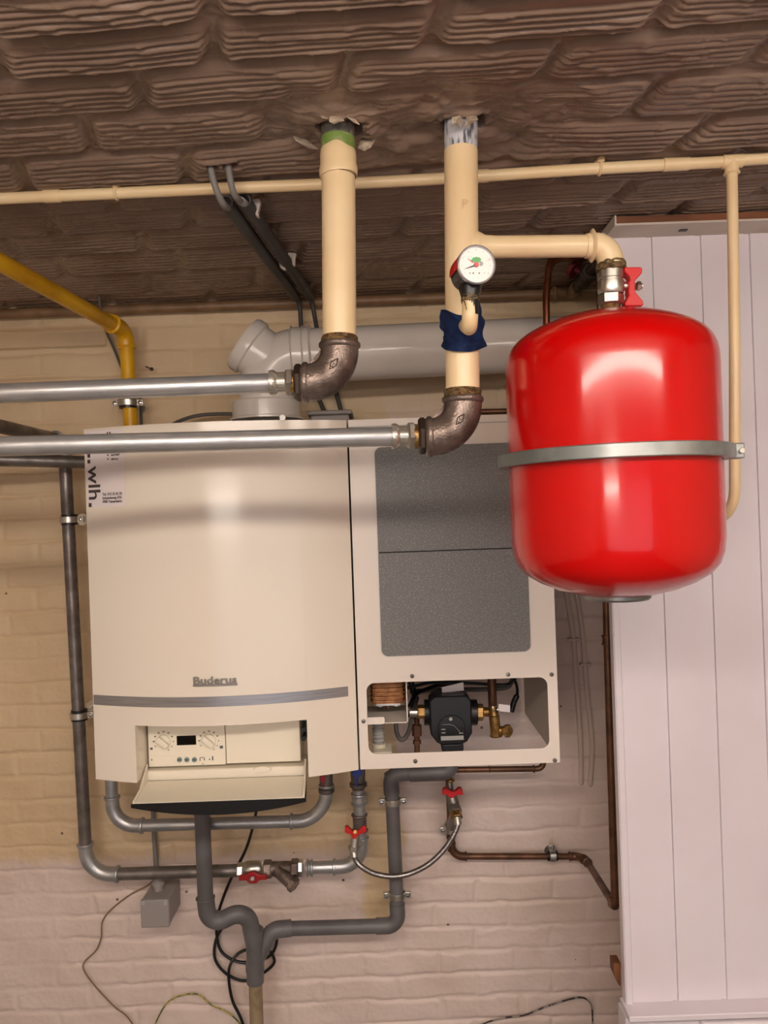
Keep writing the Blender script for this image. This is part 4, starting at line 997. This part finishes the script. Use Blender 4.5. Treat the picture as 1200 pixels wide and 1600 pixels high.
plate('bracket_tab', rrect(x0-.004, P(601, 1125, 1.645).x, P(590, 1131.5, 1.645).z, P(590, 1120.5, 1.645).z, .004), [], .002, FRONT(0, 1.645, 0), M_sheet, su)
# flexible pipe with white end
b = NB(); M = Matrix.Translation(P(592, 1168, 1.74)); pr = []
L = P(592, 1128, 1.74).z-P(592, 1168, 1.74).z
for i in range(26): pr.append((.0125+.002*math.cos(i*PI*.55), L*i/25))
lathe(b, [(0, 0)]+pr, M, 24); obj('corrugated_pipe', b, M_greyp, su)
b = NB(); cyl(b, P(592, 1180, 1.74), P(592, 1161, 1.74), S(11, 1.74), 24); box(b, P(584, 1178, 1.7).x, P(612, 1178, 1.7).x, 1.70, 1.76, P(590, 1183, 1.7).z, P(590, 1175, 1.7).z); obj('white_pipe_end', b, M_plastic, su)
b = NB(); sweep(b, spline([P(618, 1118, 1.82), P(620, 1145, 1.81), P(628, 1156, 1.80), P(638, 1145, 1.81), P(644, 1120, 1.84), P(652, 1090, 1.90)], 8), .0052, 12); obj('grey_tube', b, M_cabg, su)
b = NB(); sweep(b, spline([P(640, 1105, 1.86), P(650, 1085, 1.88), P(665, 1078, 1.9), P(690, 1070, 1.92), P(720, 1072, 1.93)], 8), .006, 12)
sweep(b, spline([P(636, 1075, 1.86), P(680, 1066, 1.88), P(740, 1068, 1.9), P(790, 1070, 1.9), P(805, 1060, 1.88)], 8), .004, 12)
sweep(b, spline([P(640, 1060, 1.92), P(648, 1090, 1.92), P(642, 1120, 1.93)], 8), .008, 12)
obj('dark_tubes', b, M_black, su)
b = NB(); cyl(b, P(640, 1113, 1.82), P(654, 1113, 1.82), .012, 18); obj('silver_union', b, M_nut, su)
b = NB(); hexn(b, P(652, 1112, 1.82), P(664.5, 1112, 1.82), .0165, .3); obj('brass_nut', b, M_brass, su)
b = NB(); hexn(b, P(744, 1113, 1.82), P(755, 1113, 1.82), .020, .3); cyl(b, P(741, 1113, 1.82), P(770, 1112, 1.82), .011, 18); obj('brass_nut', b, M_brass, su)
# copper pipe below
b = NB(); cyl(b, P(651, 1118, 1.85), P(652, 1200, 1.85), .0068, 14); hexn(b, P(651, 1132, 1.85), P(651.5, 1150, 1.85), .012); hexn(b, P(651.5, 1156, 1.85), P(651.7, 1163, 1.85), .010); obj('brown_copper_pipe', b, M_copper, su)
# pump
b = NB(); cyl(b, P(664, 1113, 1.82), P(744, 1113, 1.82), .026, 28)
lathe(b, [(0, -.04), (.036, -.04), (.040, -.03), (.040, .03), (0, .03)], frame(P(706, 1112, 1.84), (0, -1, 0)), 32)
for px in (668, 740): cyl(b, P(px-5, 1113, 1.82), P(px+5, 1113, 1.82), .030, 24)
pm = obj('pump', b, M_pump, su, label='black circulation pump')
b = NB(); xx0, xx1 = P(672, 1120, 1.76).x, P(737, 1120, 1.76).x; zz0, zz1 = P(705, 1164, 1.76).z, P(705, 1088, 1.76).z
prism(b, [(x, 1.76, z) for x, z in [(xx0, zz0+.025), (xx0+.014, zz0+.006), (xx0+.025, zz0), (xx1-.025, zz0), (xx1-.012, zz0+.006), (xx1, zz0+.025), (xx1, zz1-.012), (xx1-.01, zz1), (xx0+.012, zz1), (xx0, zz1-.01)]], (0, .06, 0)); 
box(b, P(690, 1170, 1.76).x, P(724, 1170, 1.76).x, 1.752, 1.80, P(705, 1173, 1.76).z, zz0+.004); obj('pump_head', b, M_pump, pm, bevel=.003)
b = NB(); c = P(706, 1138, 1.757); M = FRONT(c.x, c.y, c.z); pt = [(-.030, -.026), (.030, -.026), (.030, .004)]+[(.030*math.cos(a), .004+.026*math.sin(a)) for a in np.linspace(.15, PI-.15, 12)]+[(-.030, .004)]
prism(b, [M @ Vector((x, z, .002)) for x, z in pt], (0, .004, 0)); fc = obj('pump_face', b, M_black, pm, bevel=.001)
b = NB(); box(b, c.x-.026, c.x+.026, c.y-.004, c.y-.002, c.z-.026, c.z-.0165); obj('label_strip', b, M_greyp, fc, smooth=False)
b = NB(); lathe(b, [(0, .0008), (.004, .0008)], FRONT(c.x-.002, c.y-.0025, c.z+.022), 12); sweep(b, [M @ Vector(p) for p in ((-.022, .010, .003), (-.004, .010, .003), (.006, .006, .003), (.018, -.008, .003))], .0004, 5)
for dx, dz in ((-.024, -.002), (-.024, -.010), (.016, -.012)): box(b, c.x+dx, c.x+dx+.009, c.y-.003, c.y-.0022, c.z+dz, c.z+dz+.002)
obj('face_print', b, M_greyp, fc, smooth=False)
b = NB(); q = [P(690, 1074, 1.80), P(724, 1066, 1.80), P(725, 1079, 1.80), P(691, 1083, 1.80)]; prism(b, q, (0, .001, 0)); obj('cable_label', b, M_sticker, su, smooth=False)
b = NB(); q = [P(779, 1100, 1.78), P(797, 1102, 1.78), P(797, 1113, 1.78), P(779, 1111, 1.78)]; prism(b, q, (0, .0008, 0)); obj('paper_tag', b, M_sticker, su, smooth=False)
b = NB(); lathe(b, [(.0065, -.0008), (.0078, 0), (.0065, .0008), (.0052, 0), (.0065, -.0008)], frame(P(774, 1107, 1.775), (0.3, -1, 0.1)), 24); obj('key_ring', b, M_chrome, su)
b = NB(); cyl(b, P(768, 1050, 1.84), P(770, 1108, 1.84), .0105, 18); obj('dark_copper_pipe', b, M_copper, su)
b = NB(); cyl(b, P(772, 1118, 1.80), P(775, 1151, 1.80), .0125, 24); cyl(b, P(771, 1104, 1.81), P(772, 1120, 1.80), .0105, 18); ring(b, P(775, 1150, 1.80), (0, 0, 1), .0145, .003); 
cyl(b, P(779, 1141, 1.80), P(792, 1142, 1.795), .010, 20); hexn(b, P(789, 1142, 1.795), P(797, 1142, 1.79), .0155); lathe(b, [(0, .004), (.013, .002), (.013, -.006)], frame(P(793, 1142, 1.785), (.3, -1, 0)), 20)
cyl(b, P(755, 1113, 1.82), P(772, 1112, 1.81), .006, 12); obj('brass_relief_valve', b, M_brass, su)
b = NB(); sweep(b, spline([P(800, 1055, 1.9), P(807, 1070, 1.89), P(808, 1085, 1.88), P(803, 1097, 1.88), P(799, 1112, 1.88)], 6), [.0035]*13+[.007]*12, 12); obj('cable_connector', b, M_black, su)
b = NB(); sweep(b, spline([P(640, 1080, 1.95), P(700, 1078, 1.95), P(780, 1076, 1.95), P(798, 1068, 1.95), P(800, 1050, 1.95)], 6), .006, 12); obj('wall_tube', b, M_cabg, su)

# ------------------------------------------------------------------ steel pipes at the left
rs = S(9.6, 1.98)
t = thing('steel_pipe', 'long grey steel pipe going down the wall left of the boiler and along below it', 'pipe', P(135, 1350, 1.98))
run(t, [P(-90, 646, 1.49)+(P(-90, 646, 1.49)-P(100, 689, 1.985))*0.9, P(100, 689, 1.985), P(136, 1367, 1.985), P(372, 1360, 1.985)], rs, M_galvd, [.03, .065], em=M_galv, er=1.15)
t = thing('steel_pipe', 'dark steel pipe running behind the upper left corner of the boiler', 'pipe', P(60, 722, 1.95))
b = NB(); cyl(b, P(-90, 716, 1.80)+(P(-90, 716, 1.80)-P(150, 722.5, 1.945))*2.0, P(150, 722.5, 1.945), rs*1.0, 22); obj('pipe', b, M_galvd, t)
clamp('upper clamp on the long steel pipe left of the boiler', P(108.5, 812, 1.985), (0.0, 0, 1), rs, (1, 0, 0))
clamp('lower clamp on the long steel pipe left of the boiler', P(124, 1117, 1.985), (0.0, 0, 1), rs, (1, 0, 0))
t = thing('steel_pipe', 'steel pipe leaving the boiler bottom left, running below the open flap and back up', 'pipe', P(340, 1290, 1.92))
run(t, [P(212, 1138, 1.92), P(170, 1139, 1.92), P(177, 1291, 1.92), P(510, 1282, 1.92), P(510, 1236, 1.92)], S(9.4, 1.92), M_galv, [.03, .058, .075], er=1.12)
v = thing('ball_valve', 'isolating valve with dark red handle under the boiler bottom right', 'valve', P(510, 1240, 1.92))
b = NB(); lathe(b, [(0, 0), (.0155, 0), (.0155, .006), (.020, .010), (.020, .018), (.016, .022), (.017, .06), (0, .06)], Matrix.Translation(P(510.5, 1243, 1.92)), 24); obj('body', b, M_galvd, v)
b = NB(); pxprism(b, [(500, 1215), (509, 1215), (508, 1221), (506, 1223), (506, 1230), (503.5, 1230), (503.5, 1223), (500, 1220)], 1.885, .006); lathe(b, [(0, .001), (.006, .001), (.006, -.01)], frame(P(505, 1214, 1.885), (0, -1, 0)), 14); obj('handle', b, M_redd, v)
v = thing('ball_valve', 'isolating valve with blue handle under the seam of boiler and side unit', 'valve', P(558, 1232, 1.95))
b = NB(); lathe(b, [(0, 0), (.0165, 0), (.0165, .004), (.0225, .008), (.0225, .016), (.018, .020), (.020, .07), (0, .07)], Matrix.Translation(P(560, 1233, 1.95)), 24); obj('body', b, M_galvd, v)
b = NB(); pxprism(b, [(553, 1206), (557, 1199), (564, 1203), (565, 1211), (560, 1217), (559, 1230), (556, 1230), (556, 1217), (551, 1213), (549, 1208)], 1.915, .006); obj('handle', b, M_blue, v, bevel=.001)
b = NB(); lathe(b, [(.003, .002), (.004, .004), (.005, .002)], frame(P(558, 1212.5, 1.915), (0, -1, 0)), 16); obj('handle_pin', b, M_nut, v)

t = thing('steel_pipe', 'steel return pipe rising below the seam of boiler and side unit', 'pipe', P(560, 1352, 1.985))
run(t, [P(478, 1356, 1.985), P(566, 1353, 1.985), P(560, 1232, 1.985)], S(9.6, 1.985), M_galv, [.055], er=1.13)
coupling(t, P(561, 1248, 1.985), (0, 0, 1), S(9.6, 1.985), .03, M_galv); coupling(t, P(562, 1285, 1.985), (0, 0, 1), S(9.6, 1.985), .045, M_galvd); coupling(t, P(484, 1356, 1.985), (1, 0, 0), S(9.6, 1.985), .018, M_galv)
b = NB(); hexn(b, P(466, 1356.5, 1.985), P(474, 1356, 1.985), .021); obj('union_nut', b, M_nut, t)
v = thing('strainer', 'brass coloured strainer with slanting plug in the lower steel pipe', 'strainer', P(438, 1360, 1.985))
b = NB(); hexn(b, P(412, 1358, 1.985), P(425, 1357.6, 1.985), .023, .2); cyl(b, P(424, 1357.5, 1.985), P(456, 1356.8, 1.985), .0185, 24); hexn(b, P(455, 1357, 1.985), P(467, 1356.6, 1.985), .024, .2)
a = P(432, 1358, 1.98); c = P(457, 1381, 1.955); d = (c-a).normalized(); cyl(b, a, c, .0165, 24); hexn(b, c-d*.006, c+d*.010, .0195)
obj('body', b, M_iron, v)
v = thing('ball_valve', 'brass ball valve with red flat handle beside the strainer', 'valve', P(392, 1360, 1.985))
b = NB(); hexn(b, P(371, 1360, 1.985), P(381, 1359.6, 1.985), .019, .2); lathe(b, [(0, 0), (.017, 0), (.021, .008), (.021, .040), (.017, .046), (0, .046)], frame(P(381, 1359, 1.985), (1, 0, .03)), 28); obj('body', b, M_nut, v)
b = NB(); cyl(b, P(395, 1368, 1.96), P(395, 1374, 1.945), .008, 16); obj('stem', b, M_nut, v)
b = NB(); pxprism(b, [(373, 1369), (384, 1367), (390, 1363), (399, 1363), (404, 1367), (416, 1367), (417, 1375), (405, 1376), (400, 1381), (390, 1381), (384, 1376), (373, 1377)], 1.945, .008); obj('handle', b, M_redd, v, bevel=.002)
b = NB(); hexn(b, P(394.5, 1373, 1.945), P(394.5, 1373, 1.938), .006); obj('handle_nut', b, M_galvd, v)
# filling valve + hose
v = thing('filling_valve', 'small valve with red butterfly handle at the left end of the steel hose', 'valve', P(554, 1340, 1.93))
b = NB(); cyl(b, P(563, 1318, 1.98), P(554, 1316, 1.935), .010, 16); cyl(b, P(556, 1300, 1.935), P(553, 1330, 1.93), .0115, 20); hexn(b, P(553, 1321, 1.93), P(552.7, 1328, 1.93), .0145); obj('body', b, M_nut, v)
b = NB(); pxprism(b, [(539, 1292.5), (543, 1291.5), (551, 1300), (557, 1301), (566, 1292), (572, 1291.5), (572, 1300), (563, 1304), (558, 1306), (556, 1311), (551, 1311), (549, 1305), (539, 1301)], 1.915, .012); obj('handle', b, M_redp, v, bevel=.001)
b = NB(); hexn(b, P(555, 1300, 1.915), P(555, 1300, 1.908), .0055); obj('handle_nut', b, M_brass, v)
t = thing('steel_hose', 'braided steel hose hanging in a curve between the two small red valves', 'hose', P(620, 1369, 1.93))
b = NB(); sweep(b, spline([P(553, 1333, 1.925), P(556, 1344, 1.925), P(566, 1355, 1.92), P(585, 1365, 1.92), P(612, 1369.5, 1.92), P(640, 1365, 1.92), P(670, 1350, 1.92), P(695, 1326, 1.925), P(710, 1302, 1.93), P(716, 1286, 1.935)], 8), .0068, 14); obj('hose', b, M_hose, t)
b = NB(); cyl(b, P(552.7, 1327, 1.93), P(554, 1339, 1.925), .0095, 16); obj('ferrule', b, M_nut, t); b = NB(); cyl(b, P(716, 1288, 1.935), P(714, 1276, 1.94), .0095, 16); obj('ferrule', b, M_nut, t)
v = thing('filling_valve', 'small valve with red butterfly handle at the right end of the steel hose', 'valve', P(708, 1280, 1.96))
b = NB(); cyl(b, P(702, 1222, 1.99), P(704, 1240, 1.985), .0095, 16); cyl(b, P(704, 1238, 1.985), P(711, 1266, 1.965), .0150, 20); hexn(b, P(709, 1259, 1.97), P(712, 1270, 1.955), .0175); cyl(b, P(711, 1265, 1.965), P(704, 1292, 2.03), .011, 16); obj('body', b, M_galvd, v)
b = NB(); ring(b, P(703, 1219, 1.99), (0, 0, 1), .0125, .008, .005); obj('brass_collar', b, M_brass, v)
b = NB(); hexn(b, P(712, 1269, 1.955), P(714, 1279, 1.94), .0155); obj('brass_nut', b, M_brass, v)
b = NB(); pxprism(b, [(691, 1236), (693, 1232), (698, 1232), (705, 1237), (711, 1237), (717, 1231), (722, 1232), (724, 1242), (713, 1243), (708, 1246), (703, 1247), (699, 1242), (691, 1242)], 1.955, .012); obj('handle', b, M_redp, v, bevel=.001)

# ------------------------------------------------------------------ grey plastic drains
yd = 1.90; rd = S(12, yd)
t = thing('drain_pipe', 'grey plastic drain with a bend below the flap, ending in a sandy pipe', 'pipe', P(399, 1535, yd))
b = NB(); cyl(b, P(313, 1200, 1.86), P(322, 1425, 1.89), rd, 28); obj('straight_pipe', b, M_pvc, t)
b = NB(); pa = fillet([P(321, 1402, 1.89), P(326, 1448, 1.895), P(386, 1419, 1.91), P(398, 1478, 1.93)], [S(20, yd), S(22, yd)], 10); sweep(b, pa, rd*1.13, 28)
ring(b, P(321, 1403, 1.89), (0, 0, 1), rd*1.22, .006, .004); tb = obj('trap_bend', b, M_pvc, t)
b = NB(); cyl(b, P(398, 1452, 1.93), P(399, 1534, 1.94), rd*1.15, 28); lathe(b, [(rd*1.0, -.002), (rd*1.24, 0), (rd*1.24, .018), (rd*1.15, .020)], Matrix.Translation(P(398.5, 1516, 1.94)), 28)
sweep(b, fillet([P(400, 1500, 1.94), P(425, 1453, 1.95), P(455, 1450, 1.96)], .03, 8), rd*1.08, 28); obj('branch_fitting', b, M_pvc, t)
b = NB(); cyl(b, P(399, 1530, 1.94), P(403, 1660, 1.94), S(10.6, 1.94), 24); obj('lower_pipe', b, M_sand, t, label='sandy coloured old pipe')
t = thing('drain_pipe', 'grey plastic drain running right from the branch and up under the side unit', 'pipe', P(620, 1450, 1.96))
rp = S(10.8, 1.96)
run(t, [P(448, 1451, 1.96), P(622, 1446, 1.965), P(611, 1208, 1.965)], rp, M_pvc, [.028], er=1.12, bead=False, leg=1.6)
b = NB(); sweep(b, fillet([P(612, 1240, 1.965), P(610, 1209, 1.965), P(700, 1205, 1.95)], S(16, 1.96), 8), rp*1.15, 24); sweep(b, fillet([P(640, 1208.5, 1.955), P(704, 1206, 1.95), P(703, 1180, 1.95)], S(14, 1.96), 8), rp*1.2, 24); obj('top_bend', b, M_pvc, t)
clamp('upper two-screw clamp on the right grey drain pipe', P(613.5, 1252, 1.965), (0, 0, 1), rp, (1, 0, 0), rubber=False, two=True)
clamp('lower two-screw clamp on the right grey drain pipe', P(620.5, 1398, 1.965), (0, 0, 1), rp, (1, 0, 0), rubber=False, two=True)
b = NB(); sweep(b, fillet([P(700, 1203, 1.97), P(848, 1201, 1.97), P(850, 1180, 1.97)], .016, 8), .0075, 16); ring(b, P(834, 1201.5, 1.97), (1, 0, 0), .0095, .006); ring(b, P(765, 1202, 1.97), (1, 0, 0), .009, .004)
obj('copper_pipe', b, M_copper, label='copper pipe just under the bottom edge of the side unit', cat='pipe')

# ------------------------------------------------------------------ socket box, wall conduits and cables
t = thing('wall_box', 'small grey surface box with cable gland on the wall below the steel pipe', 'junction box', P(242, 1450, 2.0))
a = P(221, 1450, 1.965); c = P(263, 1406, 1.965)
b = NB(); box(b, a.x, c.x, 1.975, WALL, a.z, c.z); obj('box', b, M_jbox, t, bevel=.004)
b = NB(); box(b, a.x-.001, c.x+.001, 1.965, 1.976, a.z-.001, c.z+.001); lid = obj('cover', b, M_jbox, t, bevel=.003)
b = NB(); 
for px in (223.5, 258.5): q = P(px, 1411, 1.9645); box(b, q.x-.004, q.x+.004, 1.9635, 1.966, q.z-.005, q.z+.005)
obj('cover_screw', b, M_greyp, lid)
b = NB(); lathe(b, [(.012, 0), (.012, .012), (.016, .013), (.016, .024), (.012, .026), (.010, .04), (0, .04)], Matrix.Translation((P(248, 1400, 2.02).x, 2.02, c.z)), 12); obj('cable_gland', b, M_jbox, t)
b = NB(); sweep(b, [P(238, 1225, 2.06), P(240, 1290, 2.06), P(244, 1350, 2.055), P(248, 1392, 2.02)], .0062, 12); obj('grey_conduit', b, M_pvcl, label='grey conduit dropping behind the two steel pipes to the wall box', cat='conduit')
for lab, m, r, pts in (
    ('thin tan cable curving down the wall from the wall box', M_cabt, .0019, [(241, 1372), (232, 1383), (205, 1397), (175, 1420), (160, 1440), (158, 1465), (150, 1485), (133, 1502), (131, 1515), (148, 1540), (178, 1572), (200, 1590), (222, 1625)]),
    ('yellow and green cable hanging at the bottom left', M_cabyg, .0019, [(232, 1625), (246, 1592), (262, 1566), (285, 1555), (310, 1554), (330, 1570), (352, 1580), (370, 1594), (395, 1625)]),
    ('thin dark wire with flaked paint at the bottom of the brick wall', M_cabbw, .0021, [(742, 1606), (765, 1596), (790, 1590), (820, 1586), (850, 1574), (880, 1564), (905, 1558.5), (918, 1563), (925, 1577), (926, 1625)])):
    b = NB(); sweep(b, spline([P(x, y, 2.068) for x, y in pts], 8), r, 8); obj('cable', b, m, label=lab, cat='cable')
b = NB(); pts = [(405, 1235, 1.90), (399, 1275, 1.97), (385, 1325, 2.03), (360, 1375, 2.04), (343, 1420, 2.05), (338, 1450, 2.055), (345, 1485, 2.055), (370, 1502, 2.055), (400, 1502, 2.058), (425, 1490, 2.058), (432, 1465, 2.058), (415, 1448, 2.06)]
sweep(b, spline([P(*p) for p in pts], 8), .0040, 10)
obj('cable', b, M_cabb, label='black cable falling from the boiler flap into the loop behind the drain', cat='cable')
b = NB(); pts = [(348, 1448, 2.065), (337, 1470, 2.065), (336, 1498, 2.062), (352, 1520, 2.060), (378, 1532, 2.060), (402, 1526, 2.06), (428, 1505, 2.06), (420, 1485, 2.06), (398, 1481, 2.06), (372, 1490, 2.06), (359, 1510, 2.045), (358, 1535, 2.045), (364, 1565, 2.05), (378, 1595, 2.05), (390, 1640, 2.05)]
sweep(b, spline([P(*p) for p in pts], 8), .0040, 10)
obj('cable', b, M_cabb, label='black cable looping left of the drain and leaving at the bottom', cat='cable')
for lab, pts in (('left of two painted conduits on the wall under the red tank', [(874, 880), (887, 940), (896, 1000), (902, 1080), (907, 1160), (908, 1222)]), ('right of two painted conduits on the wall under the red tank', [(890, 880), (903, 940), (911, 1000), (917, 1080), (925, 1160), (922, 1224)])):
    b = NB(); pp = spline([P(x, y, WALL-.008) for x, y in pts], 6)+[P(pts[-1][0], pts[-1][1]+3, WALL+.01)]; sweep(b, pp, .0068, 12); obj('wall_conduit', b, M_wallpaintpipe, label=lab, cat='conduit')
for px, py, lab in ((895, 999, 'small painted clip on the left wall conduit under the tank'), (914.5, 1038, 'small painted clip on the right wall conduit under the tank')):
    c = P(px, py, WALL-.012); b = NB(); box(b, c.x-.014, c.x+.016, WALL-.018, WALL-.002, c.z-.003, c.z+.003); obj('conduit_clip', b, M_wallpaintpipe, label=lab, cat='clip', bevel=.002)
